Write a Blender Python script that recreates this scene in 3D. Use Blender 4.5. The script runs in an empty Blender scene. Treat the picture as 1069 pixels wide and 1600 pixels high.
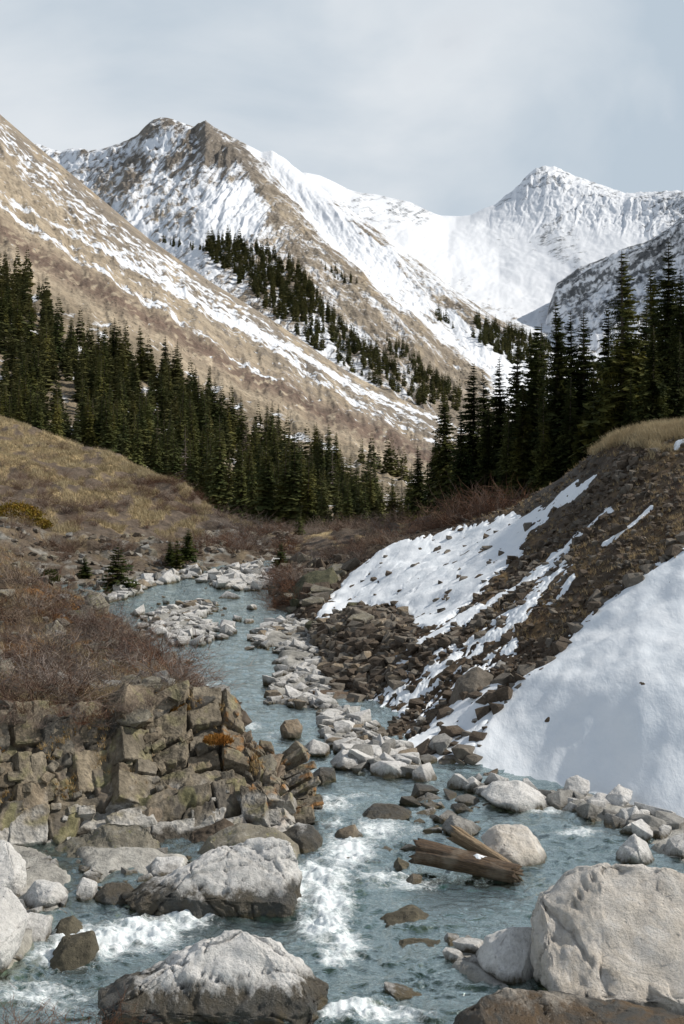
import bpy, bmesh, math, random
import numpy as np
from mathutils import Vector, Matrix, Euler
# ------------------------------------------------------------------ camera, sky, sun, exposure
R = math.radians
sc = bpy.context.scene
C = bpy.data.collections.new("valley"); sc.collection.children.link(C)
random.seed(5); rng = np.random.default_rng(5)
F, CX, HY = 2000.0, 534.5, 700.0            # focal length in photo pixels, image centre x, horizon row
cam = bpy.data.objects.new("camera", bpy.data.cameras.new("camera")); C.objects.link(cam)
cam.data.sensor_fit = 'VERTICAL'; cam.data.sensor_height = 36; cam.data.lens = 45
cam.data.shift_y = -0.0625
cam.rotation_euler = (R(90), 0, 0); cam.location = (0, 0, 0)
cam.data.clip_start = 0.1; cam.data.clip_end = 40000
sc.camera = cam
sc.view_settings.view_transform = 'Standard'; sc.view_settings.look = 'None'
sc.view_settings.exposure = 0.10; sc.view_settings.gamma = 1
SUN_AZ, SUN_EL = R(84), R(42)               # azimuth clockwise from +Y (view direction)
sun = bpy.data.objects.new("sun", bpy.data.lights.new("sun", 'SUN')); C.objects.link(sun)
sd = Vector((math.sin(SUN_AZ)*math.cos(SUN_EL), math.cos(SUN_AZ)*math.cos(SUN_EL), math.sin(SUN_EL)))
sun.rotation_euler = sd.to_track_quat('Z', 'Y').to_euler()
sun.data.energy = 4.0; sun.data.angle = R(0.6); sun.data.color = (1.0, 0.93, 0.83)
world = bpy.data.worlds.new("World"); sc.world = world; world.use_nodes = True
wt = world.node_tree; wt.nodes.clear()
def N(t, typ, **kw):
    n = t.nodes.new(typ)
    for k, v in kw.items(): setattr(n, k, v)
    return n
sky = N(wt, 'ShaderNodeTexSky', sky_type='NISHITA', sun_disc=False)
sky.sun_elevation = SUN_EL; sky.sun_rotation = SUN_AZ; sky.altitude = 3200
bgs = N(wt, 'ShaderNodeBackground'); bgs.inputs[1].default_value = 0.07
wt.links.new(sky.outputs[0], bgs.inputs[0])
tc = N(wt, 'ShaderNodeTexCoord')
mp = N(wt, 'ShaderNodeMapping'); mp.inputs['Scale'].default_value = (2.2, 1.2, 3.2); mp.inputs['Location'].default_value = (.35, 0, .3)
wt.links.new(tc.outputs['Generated'], mp.inputs[0])
cn = N(wt, 'ShaderNodeTexNoise'); cn.inputs['Scale'].default_value = 1.6; cn.inputs['Detail'].default_value = 7; cn.inputs['Roughness'].default_value = .5; cn.inputs['Distortion'].default_value = .5
wt.links.new(mp.outputs[0], cn.inputs['Vector'])
cr = N(wt, 'ShaderNodeValToRGB')
cr.color_ramp.elements[0].position = .36; cr.color_ramp.elements[0].color = (.47, .55, .63, 1)
cr.color_ramp.elements[1].position = .62; cr.color_ramp.elements[1].color = (.70, .74, .78, 1)
wt.links.new(cn.outputs[0], cr.inputs[0])
bgc = N(wt, 'ShaderNodeBackground'); wt.links.new(cr.outputs[0], bgc.inputs[0]); bgc.inputs[1].default_value = 1.0
sep = N(wt, 'ShaderNodeSeparateXYZ'); wt.links.new(tc.outputs['Generated'], sep.inputs[0])
ma = N(wt, 'ShaderNodeMath', operation='MULTIPLY_ADD'); wt.links.new(cn.outputs[0], ma.inputs[0]); ma.inputs[1].default_value = 1.2
wt.links.new(sep.outputs[2], ma.inputs[2])
mr = N(wt, 'ShaderNodeMapRange'); mr.inputs[1].default_value = 1.0; mr.inputs[2].default_value = 1.45; mr.inputs[3].default_value = 1; mr.inputs[4].default_value = 0.25
wt.links.new(ma.outputs[0], mr.inputs[0])
wmix = N(wt, 'ShaderNodeMixShader'); wt.links.new(mr.outputs[0], wmix.inputs[0])
wt.links.new(bgs.outputs[0], wmix.inputs[1]); wt.links.new(bgc.outputs[0], wmix.inputs[2])
wo = N(wt, 'ShaderNodeOutputWorld'); wt.links.new(wmix.outputs[0], wo.inputs[0])
sc.cycles.max_bounces = 5; sc.cycles.diffuse_bounces = 2; sc.cycles.glossy_bounces = 2; sc.cycles.transparent_max_bounces = 6
sc.cycles.transmission_bounces = 2

# ------------------------------------------------------------------ numpy noise
_perm = rng.permutation(256).astype(np.int64); _perm = np.concatenate([_perm, _perm, _perm])
_g = rng.normal(size=(256, 3)); _g /= np.linalg.norm(_g, axis=1)[:, None]
def pn(x, y, z=0.0):
    x, y, z = np.broadcast_arrays(np.asarray(x, float), y, z)
    xi = np.floor(x).astype(np.int64); yi = np.floor(y).astype(np.int64); zi = np.floor(z).astype(np.int64)
    xf = x-xi; yf = y-yi; zf = z-zi; xi = xi & 255; yi = yi & 255; zi = zi & 255
    u = xf*xf*xf*(xf*(xf*6-15)+10); v = yf*yf*yf*(yf*(yf*6-15)+10); w = zf*zf*zf*(zf*(zf*6-15)+10)
    def g(a, b, c):
        h = _perm[_perm[_perm[xi+a]+yi+b]+zi+c]; G = _g[h]
        return G[..., 0]*(xf-a)+G[..., 1]*(yf-b)+G[..., 2]*(zf-c)
    l = lambda a, b, t: a+(b-a)*t
    return 1.5*l(l(l(g(0,0,0), g(1,0,0), u), l(g(0,1,0), g(1,1,0), u), v), l(l(g(0,0,1), g(1,0,1), u), l(g(0,1,1), g(1,1,1), u), v), w)
def fbm(x, y, z=0.0, o=4, gain=.5):
    a, s, f = 1.0, 0, 1.0
    for i in range(o): s = s+a*pn(x*f+i*17.3, y*f+i*5.1, z*f+i*3.7); a *= gain; f *= 2.03
    return s
def ridged(x, y, z=0.0, o=4, gain=.5):
    a, s, f = 1.0, 0, 1.0
    for i in range(o): s = s+a*(1-2*np.abs(pn(x*f+i*11.3, y*f+i*7.1, z*f))); a *= gain; f *= 2.1
    return s
sst = lambda a, b, x: (lambda t: t*t*(3-2*t))(np.clip((x-a)/(b-a), 0, 1))
def segdist(px, py, pts):
    d = np.full(np.shape(px), 1e9)
    for (x0, y0), (x1, y1) in zip(pts[:-1], pts[1:]):
        dx, dy = x1-x0, y1-y0; t = np.clip(((px-x0)*dx+(py-y0)*dy)/(dx*dx+dy*dy+1e-9), 0, 1)
        d = np.minimum(d, np.hypot(px-x0-t*dx, py-y0-t*dy))
    return d
def inside(px, py, poly):
    r = np.zeros(np.shape(px), bool)
    for (x0, y0), (x1, y1) in zip(poly, poly[1:]+poly[:1]):
        if y0 == y1: continue
        r ^= ((y0 > py) != (y1 > py)) & (px < (x1-x0)*(py-y0)/(y1-y0)+x0)
    return r
def sdf(px, py, poly):
    d = segdist(px, py, poly+poly[:1]); return np.where(inside(px, py, poly), d, -d)
def idw(px, py, pts, s=35.0):
    num = 0; den = 1e-12
    for x, y, v in pts:
        w = 1/(((px-x)**2+(py-y)**2)/s**2+.15)**2; num = num+w*v; den = den+w
    return num/den

# ------------------------------------------------------------------ mesh helpers
def tag(o, label=None, cat=None, group=None, kind=None):
    if label: o['label'] = label
    if cat: o['category'] = cat
    if group: o['group'] = group
    if kind: o['kind'] = kind
    return o
def mesh_np(name, V, Fa, smooth=True):
    me = bpy.data.meshes.new(name); V = np.ascontiguousarray(V, np.float32); Fa = np.ascontiguousarray(Fa, np.int32)
    k = Fa.shape[1]; me.vertices.add(len(V)); me.vertices.foreach_set('co', V.ravel())
    me.loops.add(Fa.size); me.loops.foreach_set('vertex_index', Fa.ravel())
    me.polygons.add(len(Fa)); me.polygons.foreach_set('loop_start', np.arange(0, Fa.size, k, dtype=np.int32))
    me.polygons.foreach_set('use_smooth', np.full(len(Fa), smooth)); me.update(calc_edges=True)
    return me
def attr(me, name, vals):
    vals = np.asarray(vals, np.float32)
    if vals.ndim == 1:
        a = me.attributes.new(name, 'FLOAT', 'POINT'); a.data.foreach_set('value', vals)
    else:
        a = me.attributes.new(name, 'FLOAT_COLOR', 'POINT'); v = np.ones((len(vals), 4), np.float32); v[:, :3] = vals
        a.data.foreach_set('color', v.ravel())
def obj(name, me, mat=None, parent=None, loc=(0, 0, 0)):
    o = bpy.data.objects.new(name, me); C.objects.link(o); o.location = loc
    if mat and not me.materials: me.materials.append(mat)
    if parent: o.parent = parent
    return o
def grid_faces(n, m):
    i = np.arange(n*m).reshape(n, m)
    return np.stack([i[:-1, :-1], i[:-1, 1:], i[1:, 1:], i[1:, :-1]], -1).reshape(-1, 4)
def crom(P, t):                         # Catmull-Rom along axis 0 of P at parameters t
    n = len(P); i = np.clip(np.floor(t).astype(int), 0, n-2); f = (t-i).reshape((-1,)+(1,)*(P.ndim-1))
    p0, p1, p2, p3 = P[np.maximum(i-1, 0)], P[i], P[i+1], P[np.minimum(i+2, n-1)]
    m1 = (p2-p0)*.5; m2 = (p3-p1)*.5; f2 = f*f; f3 = f2*f
    return (2*f3-3*f2+1)*p1+(f3-2*f2+f)*m1+(-2*f3+3*f2)*p2+(f3-f2)*m2
def smooth1(a, k):
    if k < 1: return a
    w = np.hanning(2*k+3)[1:-1]; w /= w.sum(); return np.convolve(np.pad(a, k, mode='edge'), w, 'valid')
def loft(rows, x0, x1, cols, sub, k=3):
    """rows of (px,py,Y) sorted in px, far/top first; returns px, py, Y grids (front edge last)"""
    xs = np.linspace(x0, x1, cols); RR = []
    for r in rows:
        a = np.array(r, float); RR.append(np.stack([smooth1(np.interp(xs, a[:, 0], a[:, 1]), k), smooth1(np.interp(xs, a[:, 0], a[:, 2]), k)], -1))
    RR = np.array(RR); t = np.concatenate([np.linspace(i, i+1, s, endpoint=False) for i, s in enumerate(sub)]+[[len(rows)-1]])
    G = crom(RR, t); return np.broadcast_to(xs, G.shape[:2]).copy(), G[..., 0], G[..., 1]
def world_of(px, py, Y): return np.stack([(px-CX)/F*Y, Y, (HY-py)/F*Y], -1)
def proj(V): return CX+F*V[..., 0]/V[..., 1], HY-F*V[..., 2]/V[..., 1]
WL = lambda Y: 0.01*Y-8.18                       # water level
def on_water(px, py, dz=0.0): return (8.18-dz)/((py-HY)/F+.01)
def pick(V, ok, n, w=None):                      # n random grid points where ok
    idx = np.flatnonzero(ok.ravel())
    if w is not None: p = w.ravel()[idx]; p = p/p.sum()
    else: p = None
    j = rng.choice(idx, n, replace=n > len(idx), p=p); return V.reshape(-1, 3)[j], j

# ------------------------------------------------------------------ materials
def new_mat(name):
    m = bpy.data.materials.new(name); m.use_nodes = True; t = m.node_tree
    return m, t, t.nodes['Principled BSDF']
def tex_noise(t, scale, detail=5, rough=.6, coord='Object', stretch=None, dist=0):
    c = N(t, 'ShaderNodeTexCoord'); n = N(t, 'ShaderNodeTexNoise'); n.inputs['Scale'].default_value = scale
    n.inputs['Detail'].default_value = detail; n.inputs['Roughness'].default_value = rough; n.inputs['Distortion'].default_value = dist
    if coord == 'World': g = N(t, 'ShaderNodeNewGeometry'); src = g.outputs['Position']
    else: src = c.outputs[coord]
    if stretch:
        mpp = N(t, 'ShaderNodeMapping'); mpp.inputs['Scale'].default_value = stretch; t.links.new(src, mpp.inputs[0]); src = mpp.outputs[0]
    t.links.new(src, n.inputs['Vector']); return n
def ramp(t, src, stops, interp='LINEAR'):
    r = N(t, 'ShaderNodeValToRGB'); r.color_ramp.interpolation = interp; e = r.color_ramp.elements
    while len(e) < len(stops): e.new(.5)
    for k, (p, c) in enumerate(stops):
        e[k].position = p; e[k].color = (c, c, c, 1) if isinstance(c, (int, float)) else (*c, 1)
    t.links.new(src, r.inputs[0]); return r
def mixc(t, f, a, b, mode='MIX'):
    m = N(t, 'ShaderNodeMix', data_type='RGBA', blend_type=mode)
    for s, v in ((m.inputs[0], f), (m.inputs[6], a), (m.inputs[7], b)):
        if isinstance(v, (int, float)): s.default_value = v
        elif isinstance(v, tuple): s.default_value = (*v, 1)
        else: t.links.new(v, s)
    return m.outputs[2]
def math_(t, op, a, b=0.0, c=0.0):
    m = N(t, 'ShaderNodeMath', operation=op)
    for i, v in enumerate((a, b, c)):
        if isinstance(v, (int, float)): m.inputs[i].default_value = v
        else: t.links.new(v, m.inputs[i])
    return m.outputs[0]
def bump(t, bsdf, src, strength, dist, prev=None):
    b = N(t, 'ShaderNodeBump'); b.inputs['Strength'].default_value = strength; b.inputs['Distance'].default_value = dist
    t.links.new(src, b.inputs['Height'])
    if prev: t.links.new(prev, b.inputs['Normal'])
    t.links.new(b.outputs[0], bsdf.inputs['Normal']); return b.outputs[0]
SNOW = (.70, .73, .775)
def terrain_mat(name, s1, s2, amp=.5, bd=1.0, bs=.6, snow_noise=.5, edge=.04):
    """vertex albedo 'Col', snow cover 'Snow' (0.5 = edge) broken up by fine noise"""
    m, t, b = new_mat(name)
    ca = N(t, 'ShaderNodeAttribute', attribute_name='Col'); sa = N(t, 'ShaderNodeAttribute', attribute_name='Snow')
    n1 = tex_noise(t, s1, 6, .65); n2 = tex_noise(t, s2, 4, .7)
    v = ramp(t, n1.outputs[0], [(.3, 1-amp), (.7, 1+amp*.6)]); v2 = ramp(t, n2.outputs[0], [(.3, 1-amp*.8), (.7, 1+amp*.5)])
    col = mixc(t, 1.0, ca.outputs[0], v.outputs[0], 'MULTIPLY'); col = mixc(t, 1.0, col, v2.outputs[0], 'MULTIPLY')
    d = math_(t, 'MULTIPLY_ADD', math_(t, 'SUBTRACT', n2.outputs[0], .5), snow_noise, sa.outputs['Fac'])
    d = math_(t, 'MULTIPLY_ADD', math_(t, 'SUBTRACT', n1.outputs[0], .5), snow_noise, d)
    f = ramp(t, d, [(.5-edge, 0.0), (.5+edge, 1.0)])
    t.links.new(mixc(t, f.outputs[0], col, SNOW), b.inputs['Base Color'])
    b.inputs['Roughness'].default_value = .85; b.inputs['Specular IOR Level'].default_value = .2
    inv = math_(t, 'MULTIPLY_ADD', f.outputs[0], -.8, 1.0)
    bump(t, b, math_(t, 'MULTIPLY', n2.outputs[0], inv), bs, bd)
    return m
M = {}
def rock_mat(name, c1, c2, c3=None, wet=False, scale=3.0, pits=.5, wetc=(.05, .043, .032), wh=.10, lich=None):
    m, t, b = new_mat(name); oi = N(t, 'ShaderNodeObjectInfo')
    n1 = tex_noise(t, scale*.5, 6, .7, 'World', dist=.6); n2 = tex_noise(t, scale*4, 6, .75, 'World')
    col = mixc(t, ramp(t, n1.outputs[0], [(.35, 0.0), (.65, 1.0)]).outputs[0], c1, c2)
    if c3: col = mixc(t, ramp(t, tex_noise(t, scale*1.3, 5, .7, 'World').outputs[0], [(.52, 0.0), (.7, .8)]).outputs[0], col, c3)
    if lich:
        col = mixc(t, ramp(t, tex_noise(t, scale*2.1, 6, .8, 'World').outputs[0], [(.56, 0.0), (.66, .75)]).outputs[0], col, lich)
    col = mixc(t, 1.0, col, ramp(t, n2.outputs[0], [(.25, .72), (.5, 1.0), (.75, 1.18)]).outputs[0], 'MULTIPLY')
    col = mixc(t, 1.0, col, ramp(t, oi.outputs['Random'], [(0, .85), (1, 1.12)]).outputs[0], 'MULTIPLY')
    vo = N(t, 'ShaderNodeTexVoronoi'); g = N(t, 'ShaderNodeNewGeometry'); t.links.new(g.outputs['Position'], vo.inputs['Vector']); vo.inputs['Scale'].default_value = scale*2.6
    pit = ramp(t, vo.outputs['Distance'], [(.05, 0.0), (.16, 1.0)])
    # cracks
    vc = N(t, 'ShaderNodeTexVoronoi', feature='DISTANCE_TO_EDGE'); wn = tex_noise(t, scale, 4, .6, 'World')
    vm = N(t, 'ShaderNodeVectorMath', operation='MULTIPLY_ADD'); t.links.new(wn.outputs[1], vm.inputs[0]); vm.inputs[1].default_value = (.8/scale*2,)*3; t.links.new(g.outputs['Position'], vm.inputs[2])
    t.links.new(vm.outputs[0], vc.inputs['Vector']); vc.inputs['Scale'].default_value = scale*.45
    crk = ramp(t, vc.outputs['Distance'], [(.0, 0.0), (.015, 1.0)])
    col = mixc(t, 0.0, col, mixc(t, 1.0, col, crk.outputs[0], 'MULTIPLY'))
    pt = ramp(t, tex_noise(t, scale*9, 5, .75, 'World').outputs[0], [(.33, .35), (.42, 1.0)]); col = mixc(t, pits, col, mixc(t, 1.0, col, pt.outputs[0], 'MULTIPLY'))
    rough = .85
    if wet:
        sp = N(t, 'ShaderNodeSeparateXYZ'); t.links.new(g.outputs['Position'], sp.inputs[0])
        h = math_(t, 'ADD', math_(t, 'MULTIPLY_ADD', sp.outputs[1], -.01, 8.18), sp.outputs[2])      # height over the water
        h = math_(t, 'MULTIPLY_ADD', math_(t, 'SUBTRACT', tex_noise(t, scale*1.4, 6, .75, 'World', (1, 1, .45)).outputs[0], .5), -.8 if wh > .3 else -.5, h)
        wf = ramp(t, h, [(wh-.04, 1.0), (wh+.03, .55), (wh+.16, 0.0)]).outputs[0]
        wc = mixc(t, n2.outputs[0], wetc, tuple(v*2.6 for v in wetc))
        wc = mixc(t, ramp(t, n1.outputs[0], [(.45, 0.0), (.6, 1.0)]).outputs[0], wc, (.075, .075, .07))
        wc = mixc(t, ramp(t, h, [(-.05, .7), (.12, 0.0)]).outputs[0], wc, (.13, .10, .05))
        col = mixc(t, wf, col, wc)
        t.links.new(math_(t, 'MULTIPLY_ADD', wf, -.5, .85), b.inputs['Roughness'])
    else: b.inputs['Roughness'].default_value = rough
    t.links.new(col, b.inputs['Base Color']); b.inputs['Specular IOR Level'].default_value = .3
    hgt = math_(t, 'ADD', math_(t, 'MULTIPLY', crk.outputs[0], .0), math_(t, 'MULTIPLY_ADD', n2.outputs[0], .9, math_(t, 'MULTIPLY', pit.outputs[0], .25)))
    hgt = math_(t, 'MULTIPLY_ADD', n1.outputs[0], 1.2, hgt)
    bump(t, b, hgt, .9, .12/scale*2.2); M[name] = m; return m
rock_mat('pale_river_rock', (.68, .67, .65), (.55, .54, .52), (.77, .765, .75), wet=True, scale=3.2, pits=.35)
rock_mat('grey_river_rock', (.34, .33, .31), (.22, .215, .20), (.42, .41, .38), wet=True, scale=3.5, pits=.5)
rock_mat('tan_river_rock', (.34, .27, .19), (.22, .18, .13), (.46, .42, .36), wet=True, scale=3.5, pits=.4)
rock_mat('pale_boulder_rock', (.66, .63, .59), (.60, .54, .46), (.72, .70, .67), wet=True, scale=2.0, pits=.55, wh=.10)
rock_mat('dark_wet_rock', (.70, .69, .67), (.56, .55, .53), (.78, .77, .75), wet=True, scale=2.6, pits=.7, wh=.42)
rock_mat('brown_wet_rock', (.50, .46, .40), (.36, .32, .27), (.66, .64, .60), wet=True, scale=2.6, pits=.7, wh=.55, wetc=(.07, .048, .028))
rock_mat('submerged_rock', (.13, .115, .08), (.07, .062, .045), (.22, .19, .13), scale=3.2, pits=.5)
rock_mat('scree_rock', (.125, .095, .068), (.07, .056, .043), (.19, .15, .115), scale=5, pits=.4)
rock_mat('scree_light', (.19, .165, .135), (.12, .105, .085), (.26, .235, .20), scale=5, pits=.4)
rock_mat('lichen_rock', (.27, .245, .19), (.17, .155, .125), (.40, .38, .33), scale=3, pits=.5, lich=(.26, .25, .09))
rock_mat('moss_rock', (.09, .085, .05), (.045, .05, .03), (.15, .14, .08), scale=2.5, pits=.5)

def simple_mat(name, c1, c2, scale=6, rough=.9, bs=.3, bd=.02, stretch=None, coord='Object', lo=.35, hi=.65, sub=0):
    m, t, b = new_mat(name); n = tex_noise(t, scale, 5, .65, coord, stretch)
    col = mixc(t, ramp(t, n.outputs[0], [(lo, 0.0), (hi, 1.0)]).outputs[0], c1, c2)
    oi = N(t, 'ShaderNodeObjectInfo'); col = mixc(t, 1.0, col, ramp(t, oi.outputs['Random'], [(0, .75), (1, 1.2)]).outputs[0], 'MULTIPLY')
    t.links.new(col, b.inputs['Base Color']); b.inputs['Roughness'].default_value = rough; b.inputs['Specular IOR Level'].default_value = .15
    if bs: bump(t, b, n.outputs[0], bs, bd)
    M[name] = m; return m
def leaf_mat(name, c1, c2, scale, tr=.25):
    m, t, b = new_mat(name); n = tex_noise(t, scale, 3, .6, 'World'); oi = N(t, 'ShaderNodeObjectInfo')
    col = mixc(t, ramp(t, n.outputs[0], [(.38, 0.0), (.62, 1.0)]).outputs[0], c1, c2)
    col = mixc(t, 1.0, col, ramp(t, oi.outputs['Random'], [(0, (.75, .8, .75)), (.5, (1, 1, 1)), (1, (1.35, 1.2, .95))]).outputs[0], 'MULTIPLY')
    t.links.new(col, b.inputs['Base Color']); b.inputs['Roughness'].default_value = .8; b.inputs['Specular IOR Level'].default_value = .12
    if tr:
        tl = N(t, 'ShaderNodeBsdfTranslucent'); t.links.new(col, tl.inputs[0]); mx = N(t, 'ShaderNodeMixShader'); mx.inputs[0].default_value = tr
        t.links.new(b.outputs[0], mx.inputs[1]); t.links.new(tl.outputs[0], mx.inputs[2]); t.links.new(mx.outputs[0], t.nodes['Material Output'].inputs[0])
    M[name] = m; return m
leaf_mat('spruce_needles', (.032, .044, .016), (.085, .092, .028), .9)
leaf_mat('forest_needles', (.065, .082, .030), (.145, .145, .05), .25)
leaf_mat('young_needles', (.035, .055, .014), (.075, .085, .02), 1.5)
leaf_mat('far_needles', (.055, .07, .036), (.10, .105, .048), .08)
simple_mat('spruce_bark', (.09, .07, .055), (.16, .135, .11), 8, stretch=(1, 1, .2))
leaf_mat('willow_twigs', (.09, .058, .045), (.15, .11, .095), 1.1, .0)
leaf_mat('willow_red', (.10, .048, .03), (.14, .08, .055), 1.1, .0)
leaf_mat('willow_grey', (.14, .115, .105), (.25, .215, .20), 1.1, .0)
leaf_mat('willow_pale', (.17, .14, .12), (.28, .24, .21), 1.1, .0)
leaf_mat('dry_grass_blades', (.30, .235, .14), (.47, .385, .25), .5, .1)
leaf_mat('rust_leaves', (.22, .10, .025), (.30, .17, .05), 2.0, .1)
leaf_mat('juniper', (.10, .09, .015), (.17, .11, .02), 2.0, .1)
m, t, b = new_mat('snow'); M['snow'] = m
n1 = tex_noise(t, 1.6, 6, .6, 'World', (1, .6, 1)); n2 = tex_noise(t, 14, 4, .6, 'World'); n3 = tex_noise(t, 2.2, 5, .65, 'World', (2.6, -.9, 1.0), .4)
t.links.new(mixc(t, ramp(t, n1.outputs[0], [(.3, 0.0), (.7, 1.0)]).outputs[0], (.74, .79, .84), (.84, .87, .90)), b.inputs['Base Color'])
b.inputs['Roughness'].default_value = .7; b.inputs['Specular IOR Level'].default_value = .25
bn = bump(t, b, n1.outputs[0], .35, .12); bn = bump(t, b, n3.outputs[0], .3, .05, bn); bump(t, b, n2.outputs[0], .25, .01, bn)
terr_far = terrain_mat('alpine_rock_and_snow', .018, .09, .4, 9.0, .9, .62, .10)
terr_mid = terrain_mat('dry_slope', .05, .24, .35, 2.5, .8, .62, .09)
terr_near = terrain_mat('dry_ground', .7, 4.0, .5, .12, .8, .5, .05)

# ------------------------------------------------------------------ mountains
def col_mix(a, b, f): f = np.asarray(f)[..., None]; return np.asarray(a)*(1-f)+np.asarray(b)*f
def put_grid(name, V, mat, col=None, snow=None, label=None, cat=None, mask=None, kind='structure'):
    n, m_ = V.shape[:2]; Fa = grid_faces(n, m_)
    if mask is not None:
        mk = mask.ravel(); Fa = Fa[mk[Fa].any(1)]
        used = np.zeros(n*m_, bool); used[Fa.ravel()] = True; re_ = np.cumsum(used)-1
        Vv = V.reshape(-1, 3)[used]; Fa = re_[Fa]
    else: Vv = V.reshape(-1, 3); used = np.ones(n*m_, bool)
    a = V[n//2, m_//2]; nn = np.cross(V[n//2, m_//2+1]-a, V[n//2+1, m_//2]-a)
    if nn[2] < 0 or (abs(nn[2]) < 1e-9): Fa = Fa[:, ::-1]
    me = mesh_np(name, Vv, Fa)
    if col is not None: attr(me, 'Col', col.reshape(-1, 3)[used])
    if snow is not None: attr(me, 'Snow', snow.ravel()[used])
    o = obj(name, me, mat); tag(o, label, cat, None, kind); return o
TAN = (.45, .375, .275); TAN2 = (.35, .285, .205); ROCK = (.185, .165, .145); ROCKD = (.11, .105, .10); SHRUB = (.12, .075, .058); ROCKHAZE = (.19, .215, .24)  # the bluish rock tone has distance haze and blue shade put into it

# B: long left slope with the forest floor
rB = [[(-300, 60, 1250), (-100, 195, 1200), (0, 278, 1150), (100, 362, 1100), (230, 471, 1040), (330, 541, 1000), (450, 617, 950), (560, 692, 900), (710, 764, 850), (900, 800, 800)],
      [(-300, -40, 1100), (-100, 95, 1050), (0, 178, 1000), (50, 222, 980), (100, 262, 960), (160, 312, 930), (230, 371, 900), (330, 441, 860), (400, 484, 840), (450, 517, 820), (510, 560, 780), (560, 592, 760), (640, 630, 730), (710, 664, 700), (800, 700, 650), (900, 720, 600)],
      [(-300, 150, 760), (0, 300, 700), (100, 365, 680), (230, 450, 620), (330, 520, 590), (450, 590, 560), (560, 645, 520), (640, 680, 500), (710, 705, 480), (900, 740, 420)],
      [(-300, 330, 480), (0, 415, 450), (130, 475, 430), (210, 520, 415), (330, 600, 390), (450, 655, 370), (560, 705, 350), (640, 740, 330), (760, 765, 300), (900, 770, 280)],
      [(-300, 570, 300), (0, 585, 290), (150, 620, 280), (300, 690, 260), (400, 745, 240), (500, 775, 225), (640, 785, 215), (900, 785, 210)],
      [(-300, 690, 190), (0, 705, 190), (150, 735, 185), (300, 785, 170), (400, 825, 150), (500, 836, 140), (640, 826, 135), (900, 815, 130)]]
px, py, Y = loft(rB, -300, 900, 760, [10, 130, 110, 70, 60], 6)
ry = np.interp(px, [p[0] for p in rB[1]], [p[1] for p in rB[1]]); q = py-ry
fade = sst(0, 30, q)+.25
relief = 2.5*ridged(px/26-q/70, q/60+px/300, 6.3, 4)*sst(0, 40, q)*sst(200, 120, q)+7*ridged(px/90-q/260, q/120+px/700, 1.3, 5)*sst(0, 60, q)*sst(560, 250, q)+2.2*fbm(px/22, py/22, 4., 4)*fade
relief = relief+5*fbm(px/150, q/110, 7.7, 3)*sst(0, 80, q)
V = world_of(px, py, Y); V[..., 2] += relief*Y/F*sst(820, 740, py)
V[0, :, 2] -= 120
ppx, ppy = proj(V); B_V = V
st = fbm(px/70, q/7, 2.2, 4); st2 = fbm(px/22, q/9+px/60, 5.2, 4)
qs = np.interp(px, [0, 150, 240, 360, 500], [150, 122, 104, 104, 90])
cov = .23+.27*np.exp(-((q-np.interp(px, [0, 100, 300, 450], [42, 52, 44, 30]))/np.interp(px, [0, 200, 450], [36, 36, 22]))**2)*sst(540, 400, px)+.08*sst(150, 250, px)*sst(60, 20, q)
cov = cov+.42*np.exp(-((q-qs)/6)**2)*sst(560, 440, px)+.30*np.exp(-((q-qs+18+.1*px)/7)**2)
cov = cov+.28*np.exp(-((q-52)/9)**2)*sst(380, 480, px)+.28*np.exp(-((q-24)/7)**2)*sst(440, 520, px)+.2*np.exp(-((q-78)/7)**2)*sst(440, 520, px)
cov = cov-.15*sst(10, 0, q)
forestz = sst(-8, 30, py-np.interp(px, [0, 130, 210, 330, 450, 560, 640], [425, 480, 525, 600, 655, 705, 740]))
st3 = fbm(px/9+q/30, q/4.5, 1.7, 4)
snowB = cov-.03+.17*st+.15*st2*(1-forestz)+.33*st3*(1-forestz)
snowB = np.where(forestz > .3, .33+.32*fbm(px/35, py/12, 9.1, 4), snowB)
snowB = np.where(py > 700, np.minimum(snowB, .45+.2*fbm(px/30, py/8, 3., 3)), snowB)
shr = np.exp(-((q-np.interp(px, [0, 150, 260, 390, 600], [190, 150, 130, 118, 80]))/20)**2)*sst(-.3, .25, fbm(px/16, py/8, 6.1, 3)+.3)
rk = np.clip(sst(.1, .6, ridged(px/60, q/40, 8.8, 4)-.3)*np.exp(-((q-30)/45)**2)+.8*sst(.25, .5, fbm(px/14, q/8, 12.2, 4))*sst(170, 60, q), 0, 1)
colB = col_mix(TAN, TAN2, sst(-.4, .5, fbm(px/50, q/10, 3.1, 4))); colB = col_mix(colB, ROCK, .7*rk); colB = col_mix(colB, SHRUB, .85*shr)
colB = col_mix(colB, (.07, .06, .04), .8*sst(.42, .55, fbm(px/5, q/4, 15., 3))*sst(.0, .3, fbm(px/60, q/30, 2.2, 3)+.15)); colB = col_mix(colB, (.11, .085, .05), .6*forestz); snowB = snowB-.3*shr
put_grid('mountain_slope', V, terr_mid, colB, snowB, 'long tan grassy mountain slope streaked with snow falling from the left edge', 'mountain')

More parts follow.
